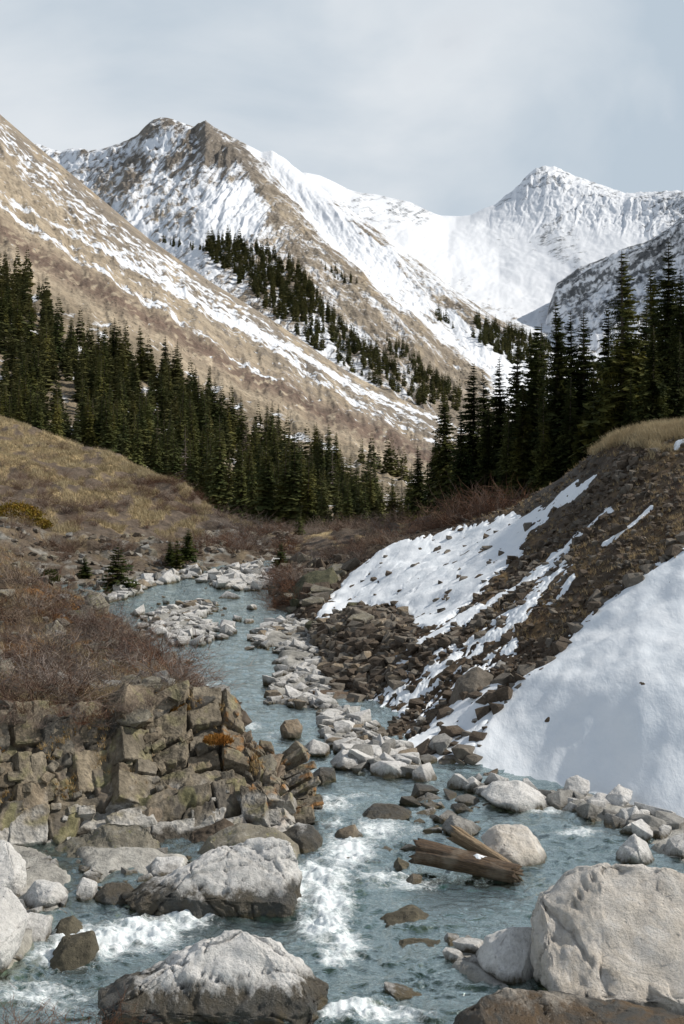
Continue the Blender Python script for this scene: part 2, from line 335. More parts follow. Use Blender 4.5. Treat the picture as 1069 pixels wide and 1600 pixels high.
# C: central peak and its long flank
rC = [[(-100, 300, 4200), (900, 640, 2600)],
      [(-100, 225, 3700), (60, 226, 3500), (80, 234, 3450), (95, 238, 3400), (108, 234, 3400), (122, 233, 3380), (140, 238, 3350), (165, 234, 3300), (185, 228, 3250), (200, 222, 3200), (215, 214, 3150), (228, 199, 3100), (240, 190, 3080), (252, 186, 3050), (268, 189, 3040), (285, 196, 3020), (303, 202, 3000), (312, 197, 2950), (321, 192, 2900), (332, 201, 2890), (360, 217, 2850), (385, 230, 2800), (410, 243, 2780), (425, 239, 2750), (445, 252, 2700), (480, 282, 2600), (520, 312, 2500), (560, 342, 2400), (620, 382, 2300), (700, 447, 2150), (770, 496, 2000), (810, 516, 1950), (860, 545, 1850), (900, 600, 1700)],
      [(-100, 280, 3200), (95, 300, 2900), (200, 290, 2500), (320, 290, 2250), (400, 320, 2150), (480, 350, 2100), (560, 395, 2000), (640, 450, 1900), (700, 495, 1800), (770, 535, 1700), (900, 640, 1500)],
      [(-100, 360, 2700), (95, 380, 2400), (200, 380, 2000), (320, 370, 1750), (400, 390, 1650), (480, 420, 1600), (560, 460, 1550), (640, 510, 1500), (700, 550, 1450), (770, 580, 1400), (900, 670, 1300)],
      [(-100, 460, 2200), (200, 470, 1600), (320, 440, 1400), (400, 480, 1250), (480, 510, 1200), (560, 540, 1180), (640, 580, 1150), (700, 610, 1130), (770, 630, 1100), (900, 690, 1000)],
      [(-100, 640, 1200), (320, 600, 1000), (480, 620, 900), (560, 650, 850), (640, 680, 820), (700, 690, 800), (770, 700, 780), (900, 710, 700)]]
px, py, Y = loft(rC, -100, 900, 760, [8, 120, 110, 90, 60], 2)
ry = np.interp(px, [p[0] for p in rC[1]], [p[1] for p in rC[1]]); q = py-ry
wx = px+14*fbm(px/60, py/60, 3.3, 3)
left = sst(420, 300, px-.45*(py-200))
relief = (8*ridged((wx*.6+py*.8)/30, (wx*.8-py*.6)/70, 1.7, 5, .55))*left*sst(0, 14, q)*sst(240, 120, q)
relief = relief+(5*ridged((px-q*1.25)/75, (q+px*.3)/130, 9.9, 5, .55))*(1-left)*sst(0, 25, q)
relief = relief+1.6*fbm(px/11, py/11, 4., 4)*(sst(0, 25, q)+.5)+6*fbm(px/120, py/80, 5.7, 3)*sst(0, 50, q)
spur = [(321, 192), (350, 240), (385, 285), (425, 345), (470, 390), (560, 450), (660, 560)]
gul = [(430, 262), (500, 345), (560, 410), (640, 475), (720, 540), (800, 590)]
relief = relief+16*np.exp(-(segdist(px, py, spur)/34)**2)*sst(0, 40, q)-13*np.exp(-(segdist(px, py, gul)/20)**2)*sst(0, 40, q)
V = world_of(px, py, Y); V[..., 2] += relief*Y/F; V[0, :, 2] -= 300; C_V = V
cp = [(100,250,.72),(140,262,.6),(180,250,.62),(150,290,.55),(200,262,.42),(230,215,.38),(255,200,.45),(240,235,.72),(270,225,.66),(290,215,.5),(215,280,.45),(250,290,.68),(280,262,.42),(260,310,.66),(300,240,.5),(320,215,.35),(300,285,.6),(335,240,.25),(320,310,.68),(350,260,.3),(290,345,.62),(250,335,.6),(230,350,.75),(290,375,.8),
      (340,330,.9),(380,320,.92),(390,345,.9),(350,360,.9),(330,290,.7),(370,285,.55),(385,265,.25),(400,290,.2),(420,320,.22),(440,350,.2),(410,345,.6),(380,245,.2),(355,225,.45),(410,265,.5),(395,240,.8),(430,262,.8),(430,290,.5),(450,275,.85),(460,330,.35),(480,310,.8),(500,330,.82),(520,360,.8),(550,400,.84),(600,440,.8),(650,480,.66),(700,520,.7),(750,550,.8),(790,580,.8),
      (520,320,.6),(560,350,.52),(600,380,.47),(640,420,.5),(700,460,.45),(740,495,.42),(600,400,.8),(660,450,.5),(790,520,.4),
      (480,380,.3),(520,420,.3),(560,460,.28),(600,500,.3),(650,530,.28),(700,570,.25),(480,430,.32),(440,380,.5),(550,500,.3),(620,560,.3),(680,600,.2),(740,590,.2),
      (440,500,.6),(480,530,.62),(520,555,.6),(560,575,.55),(620,605,.45),(680,640,.3),(420,440,.5),(360,420,.6),(500,480,.45),(560,540,.4),(700,660,.1)]
cov = idw(px, py, cp, 22)
stl = fbm((px*.8-py*.6)/30, (px*.6+py*.8)/7, 2.2, 5)+.5*fbm((px*.8-py*.6)/9, (px*.6+py*.8)/4, 6.2, 4); str_ = fbm((px-1.15*py)/9, (py+.8*px)/70, 5.5, 5)
snowC = cov-.07*left+.05*(1-left)+.05*np.exp(-((cov-.25)/.1)**2)+(.26*stl*left+.22*str_*(1-left))+.08*fbm(px/6, py/6, 8., 3)
rkf = np.clip(left*sst(330, 250, py)+sst(.2, .8, ridged(wx/28, py/24, 3.3, 4))*.6, 0, 1)
colC = col_mix(TAN, TAN2, sst(-.4, .5, fbm(px/40, py/15, 3.1, 4))); colC = col_mix(colC, ROCK, .8*rkf); colC = col_mix(colC, ROCKD, .5*left*sst(0, .5, fbm(px/10, py/14, 7., 4)))
put_grid('mountain_peak', V, terr_far, colC, snowC, 'brown and white rocky mountain with twin summits in the left centre', 'mountain')

# D: snow bowl and far summit
rD = [[(380, 330, 6500), (1300, 350, 6500)],
      [(380, 262, 4200), (480, 270, 4300), (500, 274, 4400), (520, 283, 4400), (545, 296, 4500), (562, 301, 4500), (585, 303, 4600), (610, 309, 4600), (640, 315, 4700), (665, 328, 4800), (690, 340, 4900), (712, 343, 5000), (735, 338, 5000), (755, 327, 5000), (775, 319, 5000), (790, 305, 5000), (800, 299, 5000), (812, 288, 5000), (822, 275, 5000), (838, 263, 5000), (852, 259, 5000), (866, 260, 5000), (878, 265, 5000), (900, 275, 5000), (925, 284, 4950), (950, 292, 4900), (975, 301, 4850), (990, 301, 4800), (1010, 300, 4700), (1035, 299, 4600), (1069, 297, 4500), (1150, 290, 4300), (1300, 270, 4000)],
      [(380, 320, 3900), (560, 345, 4000), (640, 350, 4200), (700, 365, 4400), (760, 360, 4500), (860, 350, 4400), (960, 360, 4200), (1069, 350, 4000), (1300, 330, 3700)],
      [(380, 420, 3000), (640, 420, 3400), (700, 420, 3700), (780, 430, 3800), (860, 430, 3700), (960, 420, 3500), (1069, 410, 3400), (1300, 400, 3300)],
      [(380, 500, 2600), (700, 475, 2900), (800, 490, 3000), (900, 500, 3000), (1069, 500, 2900), (1300, 500, 2800)],
      [(380, 640, 1800), (700, 560, 2200), (800, 560, 2200), (900, 580, 2100), (1069, 600, 2000), (1300, 600, 2000)]]
px, py, Y = loft(rD, 380, 1300, 720, [8, 110, 80, 60, 50], 1)
ry = np.interp(px, [p[0] for p in rD[1]], [p[1] for p in rD[1]]); q = py-ry
pk = np.exp(-((px-870)/95)**2)*sst(385, 330, py); rgt = sst(900, 960, px)*sst(390, 340, py)
relief = 5*ridged(px/24+.6*fbm(px/30, py/30, 2.)+q/90, q/70, 1.7, 5, .6)*np.clip(pk+rgt, 0, 1)*sst(-2, 22, q)
relief = relief+5*fbm(px/65, py/38, 3.7, 4, .5)*sst(0, 30, q)+1.3*fbm(px/9, py/9, 4., 3)*(np.clip(pk+rgt, 0, 1)+.12)
V = world_of(px, py, Y); V[..., 2] += relief*Y/F; V[0, :, 2] -= 400
dp = [(500,290,.75),(560,315,.6),(620,330,.52),(660,335,.5),(690,350,.85),(600,340,.6),(640,370,.75),(720,365,.95),(740,350,.75),(790,315,.62),(800,350,.85),(830,290,.6),(850,275,.62),(880,285,.6),(910,290,.62),(950,305,.6),(860,320,.82),(900,330,.7),(840,350,.72),(790,375,.62),(860,365,.5),(880,385,.5),(930,340,.75),(980,320,.72),(1000,310,.62),(1040,310,.55),(1060,330,.5),(1010,345,.62),(940,370,.8),(980,360,.8),(740,400,1.),(780,410,1.),(820,430,1.),(850,440,1.),(700,410,.9),(680,440,.72),(720,450,.62),(770,455,.9),(700,480,.5),(760,480,.55),(820,480,.7),(860,490,.6),(880,520,.62),(800,510,.5),(920,540,.55),(1000,420,.7),(960,560,.45)]
cov = idw(px, py, dp, 22)
snowD = cov+.07+.20*fbm(px/14, (py+.2*px)/5, 2.2, 5)+(.16*fbm(px/5, py/5, 5.2, 4)-.05*ridged(px/11, py/40, 8., 3))*np.clip(pk+rgt, 0, 1)
colD = col_mix(ROCK, ROCKHAZE, .75*np.ones_like(px)); colD = col_mix(colD, TAN2, sst(430, 500, py)*.8)
put_grid('snow_peak', V, terr_far, colD, snowD, 'far white snow covered pyramid peak with a snow bowl below it', 'mountain')

# E: shaded flank on the right
rE = [[(830, 640, 4200), (1100, 440, 4200), (1700, -100, 4200)],
      [(830, 600, 3000), (845, 540, 3000), (858, 480, 3000), (870, 446, 3000), (885, 436, 3000), (905, 421, 2980), (940, 408, 2950), (975, 390, 2900), (1010, 380, 2850), (1040, 362, 2820), (1069, 340, 2800), (1120, 290, 2750), (1200, 210, 2700), (1350, 80, 2650), (1700, -60, 2600)],  # unseen rise past the right frame edge is shaped to shade the flank
      [(830, 610, 2850), (870, 500, 2820), (960, 455, 2750), (1069, 410, 2650), (1150, 340, 2600), (1350, 200, 2500), (1700, 60, 2400)],
      [(830, 620, 2500), (870, 560, 2450), (960, 520, 2400), (1069, 480, 2350), (1200, 420, 2200), (1700, 260, 2100)],
      [(830, 660, 1900), (960, 640, 1800), (1069, 640, 1700), (1300, 600, 1600), (1700, 500, 1500)]]
px, py, Y = loft(rE, 830, 1700, 640, [8, 90, 80, 50], 1)
q = py-np.interp(px, [p[0] for p in rE[1]], [p[1] for p in rE[1]])
relief = (6*ridged((px*.85-py*.5)/60, (py*.85+.5*px)/22, 2.7, 5, .6)+1.5*fbm(px/10, py/8, 4., 4))*sst(-4, 20, q)+1.2*fbm(px/9, py/9, 1., 3)
V = world_of(px, py, Y); V[..., 2] += relief*Y/F; V[0, :, 2] -= 300
snowE = .50+.10*sst(470, 540, py)+.28*fbm((px*.85-py*.5)/45, (py*.85+.5*px)/9, 2.2, 5)+.18*fbm(px/6, py/5, 2.9, 3)
colE = col_mix(ROCKHAZE, ROCKD, .5*np.ones_like(px)); colE = col_mix(colE, TAN2, sst(510, 570, py)*.7)
put_grid('mountain_flank', V, terr_far, colE, snowE, 'shaded blue grey rocky mountainside dusted with snow behind the right spruces', 'mountain')

# ------------------------------------------------------------------ valley floor: one ground sheet to the horizon, with the stream bed
bars = [[(385, 1010), (420, 975), (450, 965), (500, 985), (520, 1100), (560, 1120), (640, 1180), (650, 1212), (575, 1198), (515, 1165), (490, 1110), (425, 1100), (415, 1075), (440, 1045), (430, 1020)],
        [(215, 978), (255, 955), (300, 942), (345, 945), (330, 962), (300, 970), (345, 985), (300, 1000), (240, 990)],
        [(300, 900), (390, 886), (480, 880), (470, 912), (395, 925), (330, 918)],
        [(120, 945), (190, 925), (250, 898), (310, 885), (310, 902), (240, 916), (195, 938)],
        [(-60, 1300), (60, 1330), (120, 1370), (100, 1430), (40, 1500), (-60, 1560)],
        [(110, 1330), (250, 1330), (300, 1340), (300, 1375), (150, 1400)],
        [(700, 1455), (830, 1440), (840, 1540), (780, 1560), (700, 1520)],
        [(860, 1230), (1200, 1290), (1200, 1400), (1040, 1345), (950, 1290), (880, 1270)]]
us = np.linspace(-1500, 2600, 620); ys = np.concatenate([np.geomspace(4, 100, 420), np.geomspace(103, 9000, 60)])
px, Y = np.meshgrid(us, ys); X = (px-CX)/F*Y
wpy = HY-F*WL(Y)/Y
barm = np.full(px.shape, -999.)
for b_ in bars: barm = np.maximum(barm, sdf(px, wpy, b_))
z = WL(Y)-.55+.20*fbm(X/1.5, Y/1.5, 1., 4)+.66*sst(-14, 10, barm)
pool = np.exp(-(segdist(px, wpy, [(640, 1400), (800, 1410)])/45)**2); z -= .7*pool
z = np.where(Y > 88, np.maximum(WL(88)-.5-(Y-88)*.12, -16), z)
V = np.stack([X, Y, z], -1)
colG = col_mix((.14, .12, .075), (.36, .33, .25), sst(-.3, .4, fbm(X/.5, Y/.5, 4., 3))); colG = col_mix(colG, (.36, .35, .32), sst(-10, 10, barm))
colG = col_mix(colG, (.14, .10, .065), sst(88, 96, Y+3*fbm(X/4, Y/4, 2., 3)))
put_grid('riverbed_ground', V, terr_near, colG, np.zeros_like(px), 'stony ground and bed of the stream', 'ground')

# ------------------------------------------------------------------ water
px1 = np.linspace(-260, 1330, 760); wy = np.concatenate([np.linspace(1700, 1200, 330), np.linspace(1199, 872, 240)])
px, wpy = np.meshgrid(px1, wy); Y = on_water(px, wpy); X = (px-CX)/F*Y
foamb = [(150,1475,75,24,1.0),(220,1462,60,24,1.0),(290,1440,45,18,.75),(100,1500,50,18,.8),(60,1560,90,26,.5),(250,1575,120,16,.45),(500,1372,50,26,.8),(545,1335,40,28,.8),(590,1300,45,18,.55),(515,1412,36,30,.95),(505,1452,36,24,1.0),(540,1480,32,24,.8),(520,1500,28,16,.6),(600,1375,55,14,.5),(640,1385,60,12,.45),
         (470,1400,25,30,.6),(560,1585,70,14,.9),(450,1592,60,12,.6),(640,1590,50,10,.5),(520,1260,34,12,.6),(560,1245,30,9,.35),(525,1290,22,12,.45),(850,1270,40,8,.5),(905,1305,40,9,.5),(760,1262,40,6,.3),(480,1210,25,8,.4),(395,1135,18,6,.45),(360,1110,24,8,.5),(430,1150,18,6,.4),(330,1070,30,6,.3),(440,1235,25,9,.35),(620,1275,40,8,.35),(650,1300,20,8,.3),(560,1205,20,5,.4),(350,1040,40,5,.2),(390,1180,30,6,.35)]
fo = np.zeros(px.shape)
for x, y, rx, ry_, s in foamb: fo = np.maximum(fo, s*np.exp(-(((px-x)/rx)**2+((wpy-y)/ry_)**2)))
turb = np.clip(fo*1.2, 0, 1)
near = sst(1180, 1320, wpy)
wx = X+.4*fbm(X/1.2, Y/1.2, 3., 3); wyy = Y+.4*fbm(X/1.2+9, Y/1.2, 3., 3)
h1 = fbm(wx/.9, wyy/.45, 1., 4, .55); h2 = ridged(wx/.55, wyy/.3, 2., 4, .55)
amp = .05+.02*near
hh = amp*h1+(.03+.02*near)*h2*.6+turb*(.10*fbm(X/.28, Y/.28, 7., 4)+.06*near)+.03*fbm(X/3, Y/3, 5., 2)
calm = np.exp(-(((px-700)/90)**2+((wpy-1410)/28)**2)); hh = hh*(1-.6*calm)
V = np.stack([X, Y, WL(Y)+hh], -1)
rr_ = np.clip(.5+.5*ridged((wx+.25*wyy)/.55, (wyy-.2*wx)/.28, 12., 4, .55), 0, 1.2)
fn = fo*(.38+.80*rr_)+.30*fbm(X/.35, Y/.22, 4., 5, .6)*(.35+fo)+.10*(h2-.4)*(.3+near*.4)+(fo*.25*ridged(X/.25, Y/.25, 6., 4))
n_, m_ = px.shape; me = mesh_np('stream_water', V.reshape(-1, 3), grid_faces(n_, m_)[:, ::-1]); attr(me, 'Foam', fn.ravel())
green = np.clip(calm+.6*np.exp(-(((px-620)/160)**2+((wpy-1440)/60)**2)), 0, 1); attr(me, 'Green', green.ravel())
m, t, b = new_mat('stream_water'); M['water'] = m; t.nodes.remove(b); out = t.nodes['Material Output']
fa = N(t, 'ShaderNodeAttribute', attribute_name='Foam'); ga = N(t, 'ShaderNodeAttribute', attribute_name='Green')
nf = tex_noise(t, 9, 6, .75, 'World', (1, 1.6, 1), 1.2); nf2 = tex_noise(t, 2.2, 5, .6, 'World', (1, 2.2, 1), .8)
ff = ramp(t, math_(t, 'MULTIPLY_ADD', math_(t, 'SUBTRACT', nf.outputs[0], .5), 1.5, fa.outputs['Fac']), [(.34, 0.0), (.62, .38), (1.05, .95)])
tr = N(t, 'ShaderNodeBsdfTransparent'); tr.inputs[0].default_value = (.74, .88, .80, 1)
df = N(t, 'ShaderNodeBsdfDiffuse')
t.links.new(mixc(t, ga.outputs['Fac'], mixc(t, ramp(t, nf2.outputs[0], [(.38, 0.0), (.62, 1.0)]).outputs[0], (.018, .050, .042), (.080, .140, .118)), (.05, .18, .125)), df.inputs[0])
s1 = N(t, 'ShaderNodeMixShader'); t.links.new(ramp(t, tex_noise(t, .55, 4, .6, 'World', (1, .8, 1)).outputs[0], [(.36, .12), (.62, .55)]).outputs[0], s1.inputs[0]); t.links.new(tr.outputs[0], s1.inputs[1]); t.links.new(df.outputs[0], s1.inputs[2])
gl = N(t, 'ShaderNodeBsdfGlossy'); gl.inputs['Roughness'].default_value = .07; gl.inputs[0].default_value = (.60, .68, .66, 1)
bb = N(t, 'ShaderNodeBump'); bb.inputs['Strength'].default_value = .35; bb.inputs['Distance'].default_value = .05; t.links.new(nf.outputs[0], bb.inputs['Height'])
b2 = N(t, 'ShaderNodeBump'); b2.inputs['Strength'].default_value = .4; b2.inputs['Distance'].default_value = .12; t.links.new(nf2.outputs[0], b2.inputs['Height']); t.links.new(bb.outputs[0], b2.inputs['Normal'])
fr = N(t, 'ShaderNodeFresnel'); fr.inputs[0].default_value = 1.28
for n in (gl, fr, df): t.links.new(b2.outputs[0], n.inputs['Normal'])
s2 = N(t, 'ShaderNodeMixShader'); t.links.new(fr.outputs[0], s2.inputs[0]); t.links.new(s1.outputs[0], s2.inputs[1]); t.links.new(gl.outputs[0], s2.inputs[2])
wd = N(t, 'ShaderNodeBsdfDiffuse'); t.links.new(mixc(t, ramp(t, nf.outputs[0], [(.3, 0.0), (.6, 1.0)]).outputs[0], (.50, .60, .64), (.84, .87, .88)), wd.inputs[0]); t.links.new(bb.outputs[0], wd.inputs['Normal'])
s3 = N(t, 'ShaderNodeMixShader'); t.links.new(ff.outputs[0], s3.inputs[0]); t.links.new(s2.outputs[0], s3.inputs[1]); t.links.new(wd.outputs[0], s3.inputs[2])
t.links.new(s3.outputs[0], out.inputs[0])
tag(obj('stream_water', me, m), 'blue green mountain stream with white rapids', 'stream', None, 'structure')

# ------------------------------------------------------------------ near terrain patches
def toW(rows): return rows
# right slope
rS = [[(380, 880, 120), (520, 868, 120), (620, 838, 115), (700, 822, 115), (800, 800, 110), (900, 770, 110), (1069, 740, 110), (1500, 700, 110)],
      [(380, 890, 84), (520, 876, 80), (620, 842, 76), (700, 825, 74), (800, 803, 70), (880, 757, 66), (960, 700, 62), (1069, 680, 62), (1500, 600, 66)],
      [(380, 905, 74), (450, 895, 73), (520, 880, 68), (600, 850, 66), (700, 828, 64), (800, 798, 61), (880, 750, 57), (930, 712, 55), (965, 688, 53), (1010, 674, 52), (1069, 668, 51), (1500, 580, 50)],
      [(380, 975, 57), (450, 972, 57.5), (520, 950, 57), (600, 930, 55), (700, 900, 53), (800, 870, 50), (900, 830, 47), (1000, 790, 44), (1069, 760, 43), (1500, 680, 40)],
      [(380, 1065, 44.5), (450, 1062, 45), (520, 1040, 45.5), (600, 1020, 45), (700, 990, 43), (800, 960, 41), (900, 930, 39), (1000, 890, 37.5), (1069, 860, 37), (1500, 800, 34)],
      [(380, 1190, 33.5), (450, 1180, 34.2), (520, 1165, 35), (600, 1145, 35.5), (700, 1110, 35.5), (800, 1085, 34.5), (900, 1065, 33), (1000, 1050, 31.5), (1069, 1040, 31), (1500, 1020, 28)],
      [(380, 1300, 27.5), (500, 1240, 30.2), (560, 1215, 31.5), (620, 1222, 31.3), (700, 1228, 31), (800, 1240, 30.3), (900, 1262, 29), (1000, 1296, 27.5), (1069, 1320, 26.4), (1500, 1400, 23.5)],
      [(380, 1340, 26), (500, 1290, 28.5), (560, 1270, 29.5), (620, 1275, 29.2), (700, 1285, 28.7), (800, 1300, 28), (900, 1322, 27), (1000, 1356, 25.5), (1069, 1385, 24.5), (1500, 1480, 21.5)]]
px, py, Y = loft(rS, 380, 1500, 900, [20, 30, 110, 130, 150, 150, 30], 8)
V = world_of(px, py, Y)
slp = sst(0, .05, np.linspace(0, 1, px.shape[0])-.06)[:, None]
V[..., 2] += (.35*fbm(V[..., 0]/5, V[..., 1]/5, 2., 4)+.10*fbm(V[..., 0]/.8, V[..., 1]/.8, 5., 4))*slp
# sink the parts of the patch that belong to the stream
edge = [(425, 860), (420, 935), (412, 965), (455, 985), (480, 1020), (490, 1080), (505, 1120), (560, 1175), (600, 1215), (700, 1232), (800, 1245), (900, 1268), (1000, 1302), (1069, 1328), (1500, 1480), (1500, 600), (500, 600)]
e = sdf(px, py, edge); V[..., 2] -= np.where(px > 590, sst(6, -14, e), sst(22, -12, e))*.9
# mounds: dark knoll by the stream, rubble pile
k1 = np.exp(-(((px-470)/42)**2+((py-930)/38)**2)); V[..., 2] += .9*k1
k2 = np.exp(-(((px-560)/75)**2+((py-1010)/42)**2)); V[..., 2] += .8*k2
S_V = V; Spx, Spy = proj(V)
polys = [([(738, 1222), (735, 1185), (762, 1125), (800, 1075), (845, 1040), (885, 990), (940, 940), (1005, 895), (1069, 855), (1500, 640), (1500, 1500), (1069, 1322), (1000, 1290), (940, 1262), (880, 1248), (800, 1236)], 1.0),
         ([(600, 1212), (625, 1160), (690, 1112), (745, 1075), (790, 1060), (775, 1110), (748, 1160), (745, 1222), (640, 1228)], 1.0),
         ([(480, 998), (520, 935), (545, 900), (600, 862), (640, 852), (700, 832), (760, 818), (850, 790), (862, 800), (830, 832), (815, 862), (770, 905), (730, 945), (695, 985), (668, 1002), (640, 992), (640, 962), (590, 945), (550, 955), (520, 975)], 1.0),
         ([(770, 820), (850, 785), (905, 752), (945, 732), (915, 765), (860, 800), (800, 826)], .8)]
strk = [([(952, 795), (900, 838), (850, 880), (790, 930), (735, 965), (690, 1000), (650, 1030)], 9, .95), ([(1018, 803), (985, 832), (945, 858)], 5, .8),
        ([(880, 880), (845, 925), (800, 965), (750, 1010), (700, 1040), (640, 1085), (590, 1125)], 19, .74), ([(800, 1000), (740, 1050), (690, 1080), (640, 1130)], 14, .66),
        ([(640, 1060), (590, 1100), (545, 1125)], 18, .62), ([(720, 1090), (650, 1150), (590, 1180)], 10, .6), ([(1069, 693), (1058, 697)], 6, .8), ([(900, 900), (870, 935), (850, 945)], 5, .6), ([(765, 890), (700, 940)], 14, .9), ([(690, 1000), (600, 1060)], 12, .55)]
cov = np.zeros(px.shape)
for pg, s in polys: cov = np.maximum(cov, s*sst(-9, 9, sdf(px, py, pg)))
for pl, w, s in strk: cov = np.maximum(cov, s*np.exp(-(segdist(px, py, pl)/w)**2*.8))
a_, b_ = (px+1.25*py)/1.6, (px*.8-py*-.0+py*.0)
al = (px*.77-py*.64); ac = (px*.64+py*.77)       # along / across the fall line as seen
sn = fbm(al/40, ac/7, 3.1, 5)*.40+.15*fbm(al/9, ac/5, 6., 3)
inS1 = sdf(px, py, polys[0][0]) > -4
smask = cov+sn*np.where(cov > .9, np.where(inS1, .3+.6*sst(.0, 26, 26-sdf(px, py, polys[0][0])), .85), 1.0)*sst(0, .12, cov)
holes = [(785, 1118, 16, 13), (700, 860, 0, 0), (620, 885, 0, 0)]
snow = sst(.38, .62, smask)
X_, Y_ = V[..., 0], V[..., 1]
colS = col_mix((.062, .042, .027), (.12, .088, .058), sst(-.4, .4, fbm(X_/1.2, Y_/1.2, 2., 4)))
colS = col_mix(colS, (.30, .21, .10), sst(-12, 14, 690+22*fbm(px/60, py/30, 4., 3)-py+.02*(px-900))*sst(900, 960, px))
colS = col_mix(colS, (.17, .11, .055), .7*sst(.0, .5, fbm(al/40, ac/22, 8., 4)-.1)*sst(560, 800, px))
colS = col_mix(colS, (.10, .09, .078), sst(840, 760, py)*sst(980, 900, px)*.8)
put_grid('scree_slope', V, terr_near, colS, np.zeros_like(px)+(-1), 'dark stony slope on the right bank', 'slope')
Vs = V.copy(); th = .10*sst(.30, .95, smask)*(1+.25*sst(.9, 1.2, cov+.15))
Vs[..., 2] = V[..., 2]-.12*fbm(X_/.8, Y_/.8, 5., 4)*snow*.8+th-.035+.05*fbm(X_/1.6, Y_/1.6, 8.8, 3)*snow
put_grid('snow_field', Vs, M['snow'], label='smooth white snow lying on the right bank', cat='snow', mask=smask > .24)
S_snow = snow; S_bare = (snow < .3) & (e > 2)

# left bank above the cliff
rL = [[(-300, 700, 66), (0, 905, 66), (130, 960, 62), (200, 985, 58), (260, 1050, 50), (330, 1110, 42), (380, 1150, 38)],
      [(-300, 660, 56), (0, 855, 50), (40, 885, 48), (80, 915, 47), (130, 938, 46), (180, 968, 43), (230, 1018, 39), (265, 1052, 36.5), (330, 1088, 33.5), (380, 1128, 31.5)],
      [(-300, 800, 42), (0, 950, 40), (100, 985, 39), (200, 1030, 36), (265, 1065, 34), (330, 1092, 32.3), (380, 1132, 31)],
      [(-300, 940, 33), (0, 1040, 33), (100, 1050, 32.8), (200, 1070, 32), (265, 1080, 31.5), (330, 1098, 31), (380, 1137, 30.3)],
      [(-300, 1060, 26.5), (0, 1112, 27.5), (100, 1112, 28.2), (200, 1102, 29), (265, 1092, 29.9), (330, 1110, 30.4), (380, 1165, 30.4)],
      [(-300, 1160, 26.8), (0, 1180, 28), (100, 1180, 28.8), (200, 1170, 29.6), (265, 1160, 30.2), (330, 1170, 30.6), (380, 1210, 30.6)]]
px, py, Y = loft(rL, -300, 380, 420, [30, 80, 80, 90, 20], 6)
V = world_of(px, py, Y); V[..., 2] += .22*fbm(V[..., 0]/3, V[..., 1]/3, 2., 4)+.08*fbm(V[..., 0]/.5, V[..., 1]/.5, 5., 3); V[0, :, 2] = np.minimum(V[0, :, 2], -8.6); V[1, :, 2] = np.minimum(V[1, :, 2], -7.9)
L_V = V; X_, Y_ = V[..., 0], V[..., 1]
colL = col_mix((.05, .034, .022), (.11, .08, .052), sst(-.3, .4, fbm(X_/.9, Y_/.9, 2., 4))); colL = col_mix(colL, (.20, .10, .03), sst(.1, .5, fbm(X_/2, Y_/2, 6., 4)))
put_grid('left_bank', V, terr_near, colL, np.zeros_like(px)-1, 'brown leaf strewn bank above the rock cliff', 'slope')

# meadow hill on the left
rG = [[(-300, 560, 190), (0, 690, 180), (130, 720, 178), (200, 750, 170), (330, 815, 160), (400, 838, 150), (520, 850, 140), (700, 850, 130)],
      [(-300, 560, 160), (0, 660, 148), (60, 680, 144), (130, 702, 140), (180, 716, 136), (215, 740, 130), (260, 762, 125), (300, 788, 118), (340, 815, 112), (400, 840, 108), (460, 842, 110), (520, 836, 112), (580, 832, 110), (640, 830, 105), (700, 815, 100)],
      [(-300, 700, 110), (0, 735, 115), (60, 745, 116), (130, 755, 118), (200, 770, 117), (260, 790, 112), (300, 812, 106), (340, 830, 103), (400, 846, 100), (460, 848, 100), (520, 840, 104), (640, 838, 96), (700, 830, 92)],
      [(-300, 800, 82), (0, 810, 84), (60, 815, 86), (130, 825, 88), (200, 835, 90), (300, 850, 92), (400, 862, 92), (460, 866, 92), (520, 862, 92), (640, 845, 90), (700, 836, 88)],
      [(-300, 935, 64), (0, 928, 66), (100, 925, 68), (180, 915, 69.5), (230, 903, 73), (290, 888, 79), (380, 880, 84), (460, 878, 86), (520, 868, 88), (700, 850, 85)],
      [(-300, 970, 58), (0, 960, 60), (100, 960, 61), (180, 945, 63.5), (230, 925, 68.5), (290, 906, 74), (380, 898, 78), (460, 894, 80), (520, 890, 82), (700, 870, 80)]]
px, py, Y = loft(rG, -300, 700, 620, [20, 90, 90, 90, 30], 8)
V = world_of(px, py, Y); V[..., 2] += (.8*fbm(V[..., 0]/11, V[..., 1]/11, 2., 4)+.5*ridged(V[..., 0]/9, V[..., 1]/14, 3.3, 4)+.18*fbm(V[..., 0]/1.5, V[..., 1]/1.5, 5., 3))*sst(0, .1, np.linspace(0, 1, px.shape[0]))[:, None]*sst(900, 850, py)
rkm = sst(20, 60, py-np.interp(px, [0, 130, 250, 330, 420], [790, 815, 810, 800, 800]))*sst(520, 380, px)
V[..., 2] += rkm*.8*ridged(V[..., 0]/4, V[..., 1]/4, 3., 4)*sst(905, 870, py)*.5
G_V = V; Gpx, Gpy = px, py; X_, Y_ = V[..., 0], V[..., 1]
colM = col_mix((.34, .26, .14), (.25, .185, .10), sst(-.3, .4, fbm(X_/4, Y_/4, 2., 4)))
colM = col_mix(colM, (.13, .10, .075), sst(.0, .3, fbm(px/40, py/14, 5., 4)+.25*sst(720, 800, py)))
colM = col_mix(colM, (.12, .095, .07), .8*rkm); colM = col_mix(colM, (.24, .23, .205), rkm*sst(.05, .4, fbm(X_/1.5, Y_/1.5, 7., 4))); colM = col_mix(colM, (.22, .06, .02), 0*rkm)
colM = col_mix(colM, (.35, .34, .31), sst(893, 905, py+.12*(px-300)*0)*sst(150, 260, px)*.7)
put_grid('meadow_hill', V, terr_near, colM, np.zeros_like(px)-1+1.32*sst(470, 500, px)*(fbm(X_/3, Y_/3, 4., 3) > .15), 'golden grassy hill on the left bank upstream', 'hill')
